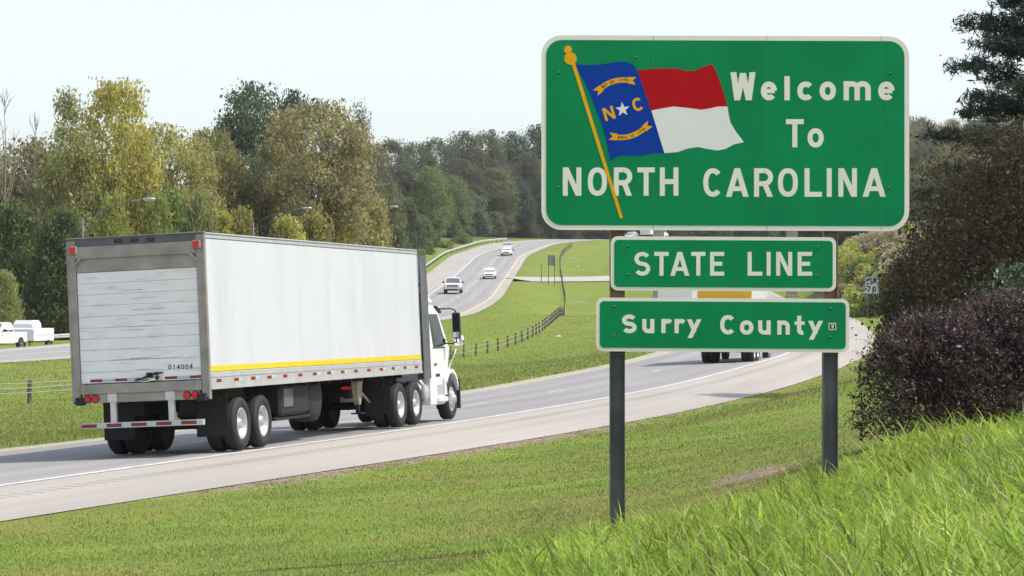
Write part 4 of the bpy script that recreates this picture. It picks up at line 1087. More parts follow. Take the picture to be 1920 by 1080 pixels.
def sedan(name, loc, rz, paint, label, group=None, tall=0.0, cat='car'):
    t = empty(name, loc, (0, 0, rz), label, cat, group); W = .90
    mb = MB()
    mb.loft([sec8(W - .16, .34, .62, .08, 2.35), sec8(W - .05, .26, .72, .1, 2.15), sec8(W, .22, .86 + tall * .5, .12, 1.3), sec8(W, .20, .95 + tall * .6, .10, .6), sec8(W, .20, .98 + tall * .6, .10, -1.2), sec8(W - .03, .24, .98 + tall * .6, .12, -2.0), sec8(W - .14, .34, .85 + tall * .5, .1, -2.35)], paint)
    mb.build('body', t)
    zb = .95 + tall * .6; zt = 1.46 + tall
    mb = MB(); g = lambda z, y0, y1, hw: [(-hw, y0, z), (hw, y0, z), (hw, y1, z), (-hw, y1, z)]
    mb.loft([g(zb - .03, -1.75, 1.0, .82), g((zb + zt) / 2, -1.4, .62, .74), g(zt - .05, -1.05, .18, .63), g(zt, -.9, .05, .56)], paint)
    mb.build('roof', t)
    mb = MB()
    def gl(pts): mb.add(pts, [tuple(range(len(pts)))], M['screen'])
    gl([(-.74, .985, zb + .02), (.74, .985, zb + .02), (.60, .22, zt - .06), (-.60, .22, zt - .06)])
    gl([(-.74, -1.74, zb + .02), (.74, -1.74, zb + .02), (.60, -1.07, zt - .06), (-.60, -1.07, zt - .06)])
    for s_ in (-1, 1):
        gl([(s_ * .826, .70, zb + .02), (s_ * .826, -.45, zb + .02), (s_ * .640, -.45, zt - .07), (s_ * .640, .10, zt - .07)])
        gl([(s_ * .826, -.52, zb + .02), (s_ * .826, -1.35, zb + .02), (s_ * .640, -1.0, zt - .07), (s_ * .640, -.52, zt - .07)])
    mb.build('window', t)
    mb = MB(); mb.box(-.5, .5, 2.28, 2.375, .44, .60, M['black'], .03); mb.box(-.42, .42, 2.36, 2.385, .50, .53, M['chrome']); mb.build('grille', t)
    mb = MB(); mb.box(-.8, .8, 2.2, 2.40, .26, .40, paint, .05); mb.box(-.7, .7, 2.3, 2.41, .20, .27, M['black'], .03); mb.build('bumper', t)
    for s_ in (-1, 1):
        mb = MB(); mb.box(*sorted((s_ * .50, s_ * .80)), 2.2, 2.33, .52, .68, M['lamp'], .04); mb.build('headlight', t)
        mb = MB(); mb.box(*sorted((s_ * .9, s_ * 1.06)), .66, .76, zb, zb + .13, paint, .03); mb.build('mirror', t)
        mb = MB(); mb.box(*sorted((s_ * .55, s_ * .80)), -2.36, -2.25, .66, .82, M['redlens'], .03); mb.build('tail_light', t)
    small_wheels(t, 4.7, .80, 1.42, -1.38, .33, .21)
    return t
def on_road(rd, x, y):
    k, o = rd.locate(np.array([x]), np.array([y])); return k[0], o[0], float(rd.at(k[0], o[0])[2])
def heading(rd, k): i = int(round(k)); return math.atan2(rd.t[i, 0], rd.t[i, 1])
def place_far(fn, name, px, py, Y, paint, label, **kw):
    x = (px - 960) / F * Y
    k, o, z = on_road(RoadL, x, Y); h = heading(RoadL, k)
    return fn(name, (x, Y, z + .01), math.pi - h, paint, label, **kw)
grp = 'oncoming cars on the far carriageway'
place_far(pickup, 'pickup_truck', 850, 543, 325, M['carwhite'], 'white pickup coming downhill in the outer far lane, nearest of the oncoming vehicles', group=grp)
place_far(sedan, 'car', 918, 523, 385, M['carwhite'], 'white car with dark grille coming downhill between the pickup and the two cars above', group=grp, tall=.1)
place_far(sedan, 'car', 950, 478, 470, M['carwhite'], 'white car just in front of another near the crest of the far road', group=grp)
place_far(sedan, 'car', 953, 466, 492, M['carsilver'], 'silver car following close behind a white car near the crest of the far road', group=grp, tall=.25)
place_far(sedan, 'car', 1184, 448, 588, M['carsilver'], 'far car glimpsed between the welcome board and the state line board', tall=.15)

def box_van(name, loc, rz, paint, rearmat, label, L_=7.6, H=3.6, cabw=True):
    t = empty(name, loc, (0, 0, rz), label, 'truck')
    mb = MB(); mb.box(-1.22, 1.22, .02, L_ - 2.0, 1.05, H, paint, .03); mb.build('cargo_box', t)
    mb = MB(); mb.box(-1.25, 1.25, -.05, .04, .95, H + .03, rearmat, .02)
    for i in range(6): mb.box(-1.05, 1.05, -.06, -.045, 1.15 + i * .38, 1.5 + i * .38, rearmat, .005)
    mb.build('rear_door', t)
    mb = MB(); mb.loft([sec8(1.05, .7, 2.5, .1, L_ - 1.95), sec8(1.05, .7, 2.5, .12, L_ - .9), sec8(1.0, .7, 1.6, .12, L_ - .4), sec8(.95, .7, 1.45, .12, L_ + .5)], M['carwhite']); mb.build('cab', t)
    mb = MB()
    for s_ in (-1, 1): mb.box(*sorted((s_ * 1.04, s_ * 1.056)), L_ - 1.7, L_ - .95, 1.65, 2.3, M['glass'])
    mb.build('window', t)
    for s_ in (-1, 1):
        mb = MB(); mb.box(*sorted((s_ * 1.3, s_ * 1.48)), L_ - 1.0, L_ - .9, 1.7, 2.3, M['black'], .02); mb.tube([(s_ * 1.0, L_ - .95, 2.2), (s_ * 1.35, L_ - .95, 2.2)], .02, M['black'], 6); mb.build('mirror', t)
        mb = MB(); mb.box(*sorted((s_ * .7, s_ * .95)), -.07, -.05, .8, .9, M['redlens'], .01); mb.build('tail_light', t)
    mb = MB(); mb.box(-.45, .45, .2, L_ - .5, .6, 1.0, M['under']); mb.box(-1.1, 1.1, -.1, .0, .5, .78, M['under'], .02); mb.box(.5, 1.1, 2.6, 3.8, .5, .95, M['under'], .05); mb.build('chassis', t)
    for y in (1.3, 2.5):
        for s_ in (-1, 1):
            wheel(s_ * 1.08, y, .5, s_ < 0, WT, t); wheel(s_ * .77, y, .5, s_ < 0, WT, t)
    for s_ in (-1, 1): wheel(s_ * 1.0, L_ - .4, .5, s_ < 0, WF, t)
    return t
M['truckyellow'] = mat('orange yellow paint', (0.76, 0.44, 0.02), 0.4, var=0.05)
h2 = R_(12.5)
bx, by = 11.04 - 1.25 * math.cos(h2) - 0.05, 127.3
_, _, bz = on_road(RoadR, bx, by)
box_van('box_truck', (bx, by, bz), -h2, M['carwhite'], M['truckyellow'], 'orange yellow backed box truck half hidden behind the state line and county boards', H=3.9)
x_, y_ = (1265 - 960) / F * 195, 195
k_, o_, z_ = on_road(RoadR, x_ + 6, y_)
x_ = 13.2 + 2.0
k_, o_, z_ = on_road(RoadR, x_, y_)
box_van('box_truck', (x_ - 3.6, y_ + 2, on_road(RoadR, x_ - 3.6, y_ + 2)[2] if False else z_), -R_(7), M['carwhite'], M['carwhite'], 'plain white box truck ahead of the yellow backed one, mostly hidden behind the boards', H=3.5)
# far white van near the crest
place_far(lambda n, l, r, p, lab: box_van(n, l, r + math.pi, p, p, lab, H=2.9), 'box_truck', 1210, 448, 588, M['carwhite'], 'small white box truck glimpsed at the crest below the welcome board')

# pickup with its trailer on the ramp
hk = R_(16.5)
def rampz(x, y): return on_road(RoadK, x, y)[2]
px_, py_ = P(-8, 0, 191)[0], 191.0
pk = pickup('pickup_truck', (px_, py_, rampz(px_, py_)), math.pi - hk, M['carbeige'], 'off-white pickup at the left edge towing a low white camper trailer')
tx, ty = px_ + math.sin(hk) * 5.3, py_ + math.cos(hk) * 5.3
tl = empty('camper_trailer', (tx, ty, rampz(tx, ty)), (0, 0, math.pi - hk), 'low white folded camper trailer with a small hump, hitched behind the off-white pickup', 'trailer')
mb = MB(); mb.loft([sec8(1.0, .55, 1.35, .05, 1.5), sec8(1.02, .5, 1.42, .05, 1.3), sec8(1.02, .5, 1.42, .05, -1.6), sec8(1.0, .55, 1.38, .05, -1.7)], M['carwhite']); tb = mb.build('body', tl)
mb = MB(); mb.loft([sec8(.75, 1.4, 1.7, .08, 1.2), sec8(.8, 1.4, 1.98, .18, 1.0), sec8(.8, 1.4, 1.98, .18, .0), sec8(.75, 1.4, 1.7, .08, -.2)], M['carwhite']); mb.build('roof_pod', tl)
mb = MB(); mb.box(-1.035, 1.035, -1.66, 1.35, .93, .95, M['grey']); mb.box(-.3, .3, -1.72, -1.69, .8, 1.2, M['carsilver']); mb.build('trim', tl)
mb = MB(); mb.tube([(0, 1.5, .5), (0, 2.7, .5)], .05, M['under'], 8); mb.box(-.9, .9, -1.5, 1.3, .42, .5, M['under']); mb.build('drawbar', tl)
small_wheels(tl, 3, .98, -.75, -.75, .30, .18)

# ------------------------------------------------------------------ guard rails, cable fences, lamps, signs
def guardrail(name, pts, label, step=3.8, group=None):
    pts = [Vector(p) for p in pts]
    t = empty(name, pts[0], (0, 0, 0), label, 'guard rail', group); o0 = pts[0]
    prof = [(0.0, .42), (.05, .48), (.05, .54), (0.0, .58), (.05, .62), (.05, .68), (0, .74), (-.012, .74), (.035, .68), (.035, .62), (-.012, .58), (.035, .54), (.035, .48), (-.012, .42)]
    rings = []
    for i, p in enumerate(pts):
        d = (pts[min(i + 1, len(pts) - 1)] - pts[max(i - 1, 0)]); d.z = 0; d.normalize(); n_ = Vector((d.y, -d.x, 0))
        rings.append([tuple(p - o0 + n_ * a + Vector((0, 0, b))) for a, b in prof])
    mb = MB(); mb.loft(rings, M['railsteel']); mb.build('rail', t)
    acc = 0; pm = MB(); pm.box(-.06, .06, -.08, .08, -.3, .72, M['darkpost']); pme = pm.mesh('post')
    last = None
    for i in range(len(pts) - 1):
        seg = (pts[i + 1] - pts[i]).length
        while acc < seg:
            p = pts[i].lerp(pts[i + 1], acc / seg); d = (pts[i + 1] - pts[i]).normalized(); n_ = Vector((d.y, -d.x, 0))
            obj('post', pme, t, p - o0 - n_ * .09); acc += step
        acc -= seg
    return t
pts = []
for k in np.arange(0, nL, 2):
    y = np.interp(k, np.arange(nL + 1), RoadL.c[:, 1])
    if 300 < y < 545:
        x, yy, z = RoadL.at(k, L_lo(y) - 1.1); pts.append((float(x), float(yy), gz(float(x), float(yy))))
guardrail('guard_rail', pts, 'long steel guard rail curving up the outer side of the far road', 3.8)
pts = []
for k in np.arange(0, len(RoadK.c) - 1, 2):
    x, yy, z = RoadK.at(k, -5.4)
    if yy > 205: pts.append((float(x), float(yy), gz(float(x), float(yy))))
guardrail('guard_rail', pts, 'short steel guard rail behind the white camper trailer on the ramp', 3.8)

def cable_fence(name, pts, label, step, heights=(.42, .6, .78), ph=.88, pr=.05, maxp=100):
    P3 = [Vector(p) for p in pts]; q = []
    d = [0]
    for i in range(len(P3) - 1): d.append(d[-1] + (P3[i + 1] - P3[i]).length)
    s_ = 0
    while s_ < d[-1]:
        i = max(j for j in range(len(d)) if d[j] <= s_ + 1e-9); i = min(i, len(P3) - 2)
        v = P3[i].lerp(P3[i + 1], (s_ - d[i]) / (d[i + 1] - d[i])); v.z = gz(v.x, v.y); q.append(v); s_ += step
    t = empty(name, q[0], (0, 0, 0), label, 'fence')
    pm = MB(); pm.loft([[(-pr, -pr, -.3), (pr, -pr, -.3), (pr, pr, -.3), (-pr, pr, -.3)], [(-pr, -pr, ph), (pr, -pr, ph), (pr, pr, ph), (-pr, pr, ph)]], M['darkpost']); pme = pm.mesh('post')
    random.seed(3)
    for v in q[:maxp]:
        o = obj('post', pme, t, v - q[0]); o.rotation_euler = (random.uniform(-.05, .05), random.uniform(-.06, .06), random.uniform(0, 1))
    for hgt in heights:
        mb = MB()
        mb.tube([v - q[0] + Vector((pr + .01, -pr, hgt)) for v in q], .016, M['wire'], 5); mb.build('cable', t)
    return t
cable_fence('cable_fence', [(-30.5, 70, 0), (-24, 87, 0), (-18, 105, 0), (-13, 130, 0), (-10.5, 150, 0)], 'three strand cable fence with dark posts in the grass left of the truck', 6.1, pr=.06)
fp = [(P(872, 661, 186)), P(910, 652, 190), P(955, 645, 196), P(989, 635, 205), P(1008, 627, 215), P(1030, 615, 230), P(1045, 605, 250), P(1055, 594, 276), P(1060, 580, 308), P(1059, 560, 350), P(1051, 525, 410), P(1050, 500, 450), P(1056, 480, 490), P(1075, 467, 520), P(1100, 461, 538), P(1150, 458, 552)]
fp = [P(820, 668, 178)] + [P(846, 664, 182)] + fp
def fence_smooth(pts):
    a = resample(pts, 3.0, 3); return [tuple(p) for p in a]
cable_fence('cable_fence', fence_smooth(fp), 'cable fence with many dark posts curving up through the median grass', 3.4, heights=(.36, .68), ph=.85, pr=.05)

def lamp(px, pytop, hx, hy, Y, label):
    x = (px - 960) / F * Y; z0 = gz(x, Y); zt = (HZ - pytop) / F * Y; xe = (hx - 960) / F * Y; ze = (HZ - hy) / F * Y
    t = empty('street_lamp', (x, Y, z0), (0, 0, 0), label, 'street lamp', 'street lamps along the ramp')
    H = zt - z0; L_ = xe - x; He = ze - z0
    mb = MB(); mb.tube([(0, 0, -.2), (0, 0, H * .5), (0, 0, H)], [.11, .09, .07], M['grey'], 10); mb.build('pole', t)
    mb = MB()
    mb.tube([(0, 0, H - .15), (L_ * .3, 0, H + (He - H) * .42), (L_ * .65, 0, H + (He - H) * .85), (L_ - .5, 0, He)], .035, M['grey'], 6)
    mb.tube([(0, 0, H - 1.3), (L_ * .3, 0, H - .55 + (He - H) * .42), (L_ * .65, 0, H + (He - H) * .78), (L_ - .5, 0, He - .03)], .03, M['grey'], 6)
    mb.build('arm', t)
    mb = MB(); rg = []
    for (u, a, b) in ((-.55, .04, .04), (-.4, .10, .08), (0, .17, .13), (.25, .16, .12), (.42, .09, .06)):
        rg.append([(L_ - .1 + u, a * math.cos(2 * math.pi * k / 12), He + .03 + b * math.sin(2 * math.pi * k / 12)) for k in range(12)])
    mb.loft(rg, M['signback'] if 'signback' in M else M['steel'], True, True); mb.build('lamp_head', t)
lamp(155, 408, 283, 374, 200, 'tall street lamp with double arm above the rear corner of the trailer')
lamp(475, 416, 578, 391, 246, 'street lamp in front of the brown tree, middle of three behind the trailer')
lamp(655, 412, 741, 388, 290, 'street lamp above the front half of the trailer, farthest of the three')

M['signback'] = mat('sign back grey', (0.22, 0.24, 0.27), 0.6, 0.3, var=0.1)
M['signpale'] = mat('pale sign face', (0.42, 0.44, 0.47), 0.5, var=0.08)
x, y, z = P(1034, 0, 375); z = gz(x, y)
t = empty('road_sign', (x, y, z), (0, 0, R_(4)), 'grey back of a tall sign on two thin posts in the median grass', 'sign')
mb = MB(); mb.box(-.48, .48, -.02, .0, 2.75, 4.15, M['signback'], .005); mb.box(-.55, .55, -.045, -.02, 2.8, 2.88, M['signback']); mb.build('sign_panel', t)
for s_ in (-.42, .42):
    mb = MB(); mb.box(s_ - .05, s_ + .05, -.1, -.045, -.3, 4.15, M['grey']); mb.build('post', t)
x, y, z = P(1015, 0, 382); z = gz(x, y)
mb = MB(); mb.tube([(0, 0, -.3), (0, 0, 1.3), (0, 0, 2.5)], [.05, .05, .04], M['grey'], 6); mb.box(-.06, .06, -.02, .02, 2.2, 2.5, M['grey'])
t = tag(mb.build('marker_post', None, (x, y, z)), 'slim grey marker pole left of the tall median sign', 'post')

# speed limit sign
Yk = 244.0
x = (1634 - 960) / F * Yk; z0 = gz(x, Yk); zc = (HZ - 535) / F * Yk - z0
t = empty('speed_limit_sign', (x, Yk, z0), (0, 0, 0), 'grey SPEED LIMIT 70 sign on two posts at the foot of the weedy bank', 'sign')
mb = MB(); mb.box(-.61, .61, -.01, .01, zc - .76, zc + .76, M['signpale'], .004)
for (a, b, c, d) in ((-.585, .585, zc + .715, zc + .74), (-.585, .585, zc - .74, zc - .715), (-.585, -.56, zc - .715, zc + .715), (.56, .585, zc - .715, zc + .715)):
    mb.box(a, b, -.0135, -.011, c, d, M['black'])
sp_ = mb.build('sign_panel', t)
mb = MB()
def txt(s_, zb, W, H, T, gap):
    tot = len(s_) * W + (len(s_) - 1) * gap; x0 = -tot / 2
    for ch in s_:
        if ch != ' ': letters(mb, [(ch, x0, zb, W, H, T)], M['black'], lambda u, v, l: (u, -.014 - l, v), dl=.002)
        x0 += W + gap
txt('SPEED', zc + .38, .15, .25, .05, .05); txt('LIMIT', zc + .06, .15, .25, .05, .05); txt('70', zc - .60, .36, .54, .11, .12)
mb.build('lettering', sp_)
for s_ in (-.35, .35):
    mb = MB(); mb.box(s_ - .05, s_ + .05, .012, .11, -.3, zc + .7, M['grey']); mb.build('post', t)
for (px, py, w_, h_, Y, lab) in ((1604, 467, .62, .62, 330, 'small pale square sign above the bank, nearest the welcome sign post'), (1642, 466, .36, .50, 330, 'narrow white sign at the top of the weedy bank'), (1585, 481, .22, .3, 325, 'tiny white marker just right of the welcome sign post')):
    x = (px - 960) / F * Y; zc = (HZ - py) / F * Y; z0 = gz(x, Y)
    t = empty('road_sign', (x, Y, z0), (0, 0, 0), lab, 'sign')
    mb = MB(); mb.box(-w_ / 2, w_ / 2, -.01, .01, zc - z0 - h_ / 2, zc - z0 + h_ / 2, M['signwhite'], .003)
    mb.box(-.012, .012, -.0125, -.0105, zc - z0 - h_ / 2 + .05, zc - z0 + h_ / 2 - .05, M['signback']); mb.build('sign_panel', t)
    mb = MB(); mb.box(-.04, .04, .011, .08, -.3, zc - z0 + h_ / 2, M['grey']); mb.build('post', t)
for px, lab in ((1235, 'beige concrete pillar glimpsed between boards, left one'), (1485, 'beige concrete pillar glimpsed between boards, right one near the post')):
    Y = 330; x = (px - 960) / F * Y; z0 = gz(x, Y); zt = (HZ - 425) / F * Y - z0
    mb = MB(); mb.box(-.62, .62, -.62, .62, -.3, zt, M['beige2'] if 'beige2' in M else M['beige'], .05); mb.box(-.72, .72, -.72, .72, zt + .002, zt + .25, M['beige'], .05); mb.box(-.75, .75, -.75, .75, -.3, .3, M['beige'], .05)
    tag(mb.build('concrete_pillar', None, (x, Y, z0)), lab, 'pillar', 'beige pillars behind the sign')

# ------------------------------------------------------------------ plants
RNG = np.random.default_rng(7)
def leaf_quads(C, size, rng, aspect=0.6, up=0.3, normal=None):
    """diamond leaf faces at centres C"""
    n = len(C)
    a = rng.normal(size=(n, 3)); a /= np.linalg.norm(a, axis=1)[:, None]
    b = rng.normal(size=(n, 3)); b[:, 2] += up
    b -= (a * b).sum(1)[:, None] * a; b /= np.linalg.norm(b, axis=1)[:, None] + 1e-9
    s = (size * np.clip(rng.lognormal(-.05, .38, n), .4, 2.2))[:, None] if np.isscalar(size) else (size * rng.uniform(.7, 1.3, n))[:, None]
    V = np.stack([C - a * s * .5, C - b * s * aspect * .5 + a * s * .05, C + a * s * .5, C + b * s * aspect * .5 + a * s * .05], 1).reshape(-1, 3)
    return V
def leaves_mesh(name, V, m):
    n = len(V) // 4
    return mesh_np(name, V, np.arange(n * 4), np.full(n, 4), [m])
def limb(mb, p0, p1, r0, r1, rng, m, n=5, bend=.12, sides=6):
    p0, p1 = np.array(p0, float), np.array(p1, float); L_ = np.linalg.norm(p1 - p0); pts = []
    off = rng.normal(size=3) * L_ * bend
    for i in range(n + 1):
        t = i / n; pts.append(tuple(p0 + (p1 - p0) * t + off * math.sin(math.pi * t) + np.array([0, 0, L_ * .06 * math.sin(math.pi * t)])))
    mb.tube(pts, [r0 + (r1 - r0) * i / n for i in range(n + 1)], m, sides)
def make_tree(seed, H, R, base, nclump, nleaf, leaf, clump_r, shape='round', bark='bark', trunk_r=.28, limbs=14, mat_=None, hollow=.55):
    rng = np.random.default_rng(seed)
    mb = MB()
    tx = rng.normal(size=2) * .25
    tp = [(0, 0, -.5), (tx[0] * .3, tx[1] * .3, H * .25), (tx[0], tx[1], H * .55), (tx[0] * 1.4, tx[1] * 1.4, H * (.9 if shape != 'round' else .8))]
    mb.tube(tp, [trunk_r * 1.25, trunk_r, trunk_r * .6, trunk_r * .12], M[bark], 9)
    C = []
    lobes = [(rng.uniform(0, 2 * math.pi), rng.uniform(-.6, .9), rng.uniform(.75, 1.25)) for _ in range(9)]
    tries = 0
    while len(C) < nclump and tries < nclump * 40:
        tries += 1
        t = rng.uniform(0, 1); z = base + (H - base) * t
        if shape == 'round': prof = max(.05, 1 - abs((t - .42) / .60) ** 2.5) ** .55
        elif shape == 'tall': prof = math.sin(math.pi * (t * .9 + .1) ** .9) ** .8
        elif shape == 'cone': prof = max(.04, (1 - t) ** .8)
        else: prof = min(1, (1.02 - t) ** .5) * (.75 + .25 * min(1, t * 4))
        if rng.uniform() > prof ** 1.2 + .1: continue
        a = rng.uniform(0, 2 * math.pi)
        lb = 1.0
        for la, lz, lw in lobes:
            lb += (lw - 1) * math.exp(-((math.cos(a - la) - 1) ** 2) * 3 - ((t * 2 - 1 - lz) ** 2) * 3)
        rr = R * prof * lb * (hollow + (1 - hollow) * rng.uniform() ** .6) * rng.uniform(.75, 1.0)
        C.append((rr * math.cos(a) + tx[0] * t, rr * math.sin(a) + tx[1] * t, z))
    C = np.array(C)
    order = np.argsort(-rng.uniform(size=len(C)))[:limbs]
    for i in order:
        c = C[i]; h0 = max(base * .6, c[2] - np.hypot(c[0], c[1]) * rng.uniform(.5, 1.1)); h0 = min(h0, H * .75)
        f = h0 / H
        limb(mb, (tx[0] * f, tx[1] * f, h0), c, trunk_r * .42 * (1 - f * .6), .02, rng, M[bark])
    LC = []
    for c in C:
        k = max(6, int(nleaf / len(C) * rng.uniform(.5, 1.5)))
        d = np.clip(rng.normal(size=(k, 3)), -1.75, 1.75) * clump_r * rng.uniform(.6, 1.25) * np.array([1, 1, .75])
        LC.append(c + d)
    LC = np.concatenate(LC)
    LC = LC[LC[:, 2] > .05]
    return mb.mesh('trunk'), leaves_mesh('crown', leaf_quads(LC, leaf, rng), mat_ or M['leaf']), H, R
def make_bare(seed, H):
    rng = np.random.default_rng(seed); mb = MB()
    mb.tube([(0, 0, -.5), (.1, 0, H * .4), (-.1, .1, H * .75), (.05, 0, H)], [.14, .10, .05, .012], M['palebark'], 7)
    tw = MB()
    for i in range(26):
        z = H * rng.uniform(.3, .95); a = rng.uniform(0, 6.28); L_ = (H - z) * .42 + .6
        e = (L_ * math.cos(a) * .5, L_ * math.sin(a) * .5, z + L_ * .9)
        limb(tw, (0, 0, z), e, .035, .012, rng, M['palebark'], 4, .05, 4)
        for j in range(4):
            t = rng.uniform(.3, .9); p = np.array([0, 0, z]) * (1 - t) + np.array(e) * t; q = p + np.array([rng.normal() * .35, rng.normal() * .35, rng.uniform(.4, 1.0)])
            limb(tw, p, q, .016, .008, rng, M['palebark'], 2, .05, 3)
    return mb.mesh('trunk'), tw.mesh('crown'), H, 2.0
PROTO = {
    'oak': [make_tree(11, 18, 6, 2.5, 165, 30000, .31, .85), make_tree(12, 18, 6, 3, 150, 28000, .32, .9), make_tree(13, 18, 6, 2.2, 175, 31000, .30, .85)],
    'airy': [make_tree(21, 20, 4.6, 4, 100, 14000, .28, .78, 'tall', 'bark', .22, 22), make_tree(22, 20, 4.6, 5, 85, 12000, .28, .78, 'tall', 'bark', .22, 24)],
    'cone': [make_tree(31, 10, 3, .5, 90, 8000, .26, .45, 'cone', 'bark', .16, 10)],
    'bush': [make_tree(41, 9, 4.2, .3, 130, 20000, .27, .66, 'bush', 'bark', .15, 12, hollow=.45), make_tree(42, 9, 4.2, .4, 120, 19000, .28, .68, 'bush', 'bark', .15, 12, hollow=.45)],
    'bare': [make_bare(51, 16)],
}
def plant(kind, loc, H, R, col, label, group=None, name='tree', cat='tree', v=None, rot=None):
    pr = PROTO[kind]; i = int(RNG.integers(len(pr))) if v is None else v % len(pr)
    tm, cm, H0, R0 = pr[i]
    t = empty(name, loc, (0, 0, RNG.uniform(0, 6.28) if rot is None else rot), label, cat, group)
    t.scale = (R / R0, R / R0, H / H0)
    a = obj('trunk', tm, t); c = obj('crown', cm, t); c.color = (*(min(.5, v_ * 1.5 + .008) for v_ in col), 1)
    return t
def tree_at(kind, px, pytop, Y, Rpx, col, label, group=None, name='tree', cat='tree', v=None):
    x = (px - 960) / F * Y; z0 = gz(x, Y); H = (HZ - pytop) / F * Y - z0
    return plant(kind, (x, Y, z0 - .1), H, Rpx / F * Y, col, label, group, name, cat, v)
GOLD = (.245, .225, .058); OLIVE = (.185, .19, .065); YGR = (.22, .22, .05); GRN = (.12, .155, .045); DKG = (.065, .09, .04); BRN = (.17, .15, .075); GRY = (.10, .115, .055); LIME = (.20, .24, .035)
# left wood
g1 = 'trees of the left wood behind the truck'
tree_at('bare', 8, 172, 232, 45, OLIVE, 'bare leafless tree at the far left edge', g1)
tree_at('bare', 66, 215, 240, 38, OLIVE, 'thin bare sapling beside the leafless tree at the left edge', g1)
tree_at('airy', 128, 168, 236, 72, OLIVE, 'airy yellow-green tree with gaps, left of the golden tree', g1, v=0)
tree_at('oak', 222, 162, 240, 92, GOLD, 'tall golden yellow tree above the rear of the trailer', g1, v=0)
tree_at('oak', 62, 268, 246, 90, BRN, 'brownish olive tree below the bare trees at the left', g1, v=1)
tree_at('oak', 322, 240, 250, 88, (.215, .20, .07), 'ochre tree between the golden tree and the dark green one', g1, v=2)
tree_at('oak', 395, 250, 285, 70, (.13, .13, .04), 'olive tree half hidden behind the ochre tree', g1, v=0)
tree_at('oak', 472, 166, 330, 78, DKG, 'tall dark green tree standing above the olive trees', g1, v=1)
tree_at('oak', 566, 176, 345, 62, (.03, .05, .025), 'dark rounded treetop just behind the big brown tree', g1, v=2)
tree_at('oak', 590, 192, 262, 108, (.175, .155, .07), 'big rounded brown and olive tree above the middle of the trailer', g1, v=2)
tree_at('airy', 668, 202, 330, 40, (.10, .10, .06), 'thin dark tree with sky gaps right of the big brown tree', g1, v=1)
tree_at('oak', 420, 285, 262, 70, (.14, .135, .045), 'olive green tree below the tall dark green one', g1, v=1)
tree_at('bush', 30, 385, 232, 75, (.085, .105, .032), 'dark green bushy tree over the off-white pickup', g1, v=0)
tree_at('bush', 110, 400, 226, 72, (.06, .078, .025), 'dark green bushy tree right behind the camper trailer', g1, v=1)
tree_at('bush', 175, 372, 238, 70, GRN, 'green bushy tree beneath the golden tree', g1, v=0)
tree_at('bush', 250, 345, 244, 66, LIME, 'bright yellow-green bushy tree by the first street lamp', g1, v=1)
tree_at('bush', 330, 358, 240, 62, (.12, .16, .03), 'mid green bushy tree left of the olive cedar', g1, v=0)
tree_at('cone', 418, 388, 246, 46, (.21, .20, .035), 'small olive yellow cedar above the middle of the trailer roof', g1)
tree_at('cone', 482, 338, 262, 52, (.11, .13, .055), 'grey-green cone shaped tree right of the olive cedar', g1)
tree_at('bush', 540, 412, 250, 50, (.25, .24, .06), 'small yellow shrubby tree below the big brown tree', g1, v=1)
tree_at('bush', 632, 368, 262, 66, (.22, .20, .04), 'yellow-olive bushy tree beside the farthest street lamp', g1, v=0)
tree_at('bush', 700, 378, 285, 48, (.215, .195, .07), 'ochre bushy tree at the right end of the left wood', g1, v=1)
tree_at('bush', 742, 425, 300, 38, (.09, .11, .045), 'low grey-green shrubby tree by the front of the trailer', g1, v=0)
tree_at('bush', 8, 512, 212, 38, (.17, .19, .07), 'pale leafy shrub behind the off-white pickup at the left edge', g1, 'shrub', 'shrub', v=1)
for px, py, Y, rr, c, lab in ((205, 368, 230, 52, (.19, .205, .045), 'yellow-green leafy shrubby tree under the golden tree, left of the lamp head'), (288, 372, 231, 50, (.15, .18, .045), 'fresh green shrubby tree right under the nearest lamp head'), (372, 372, 234, 54, (.14, .155, .05), 'olive green shrubby tree above the rear top corner of the trailer'),
                           (452, 398, 254, 46, (.20, .19, .05), 'yellowish shrubby tree just left of the middle street lamp pole'), (590, 404, 254, 56, (.18, .17, .05), 'ochre green shrubby tree under the middle lamp head'), (672, 398, 300, 48, (.215, .19, .055), 'ochre shrubby tree around the farthest lamp pole')):
    tree_at('bush', px, py, Y, rr, c, lab, g1)
for px, py, Y, r, c in ((-60, 250, 245, 90, OLIVE), (-70, 380, 230, 80, GRN), (-140, 240, 250, 100, BRN), (150, 290, 300, 80, (.10, .11, .035)), (260, 280, 320, 80, (.12, .12, .035)), (500, 300, 310, 70, DKG), (660, 300, 340, 60, (.08, .09, .04))):
    tree_at('oak', px, py, Y, r, c, 'olive tree inside the left wood, hidden by the trees in front', 'inner trees of the left wood')
# wood beyond the far road
g2 = 'trees of the wood beyond the far road'
back = [(700, 275, 430, 46, (.10, .10, .055), 'brownish tree in the back row right of the thin dark tree'), (735, 266, 470, 44, (.085, .095, .05), 'grey-green treetop in the back row above the low shrubby tree'), (782, 268, 500, 42, (.08, .09, .05), 'grey treetop with gaps, left of the centre of the back row'), (825, 262, 520, 40, (.075, .09, .055), 'grey-green treetop at the centre of the back row'),
        (872, 252, 540, 46, (.085, .09, .05), 'brownish grey treetop above the guard rail'), (915, 250, 560, 46, (.09, .095, .05), 'broad brownish treetop above the two far cars'), (962, 253, 570, 42, (.055, .075, .045), 'dark green treetop left of the welcome sign'), (1004, 240, 580, 40, (.05, .07, .045), 'dark green treetop touching the welcome sign edge')]
for px, py, Y, r, c, lab in back: tree_at('oak', px, py, Y + 75, r, (c[0] * .95, c[1] * .98, c[2] * .95), lab, g2)
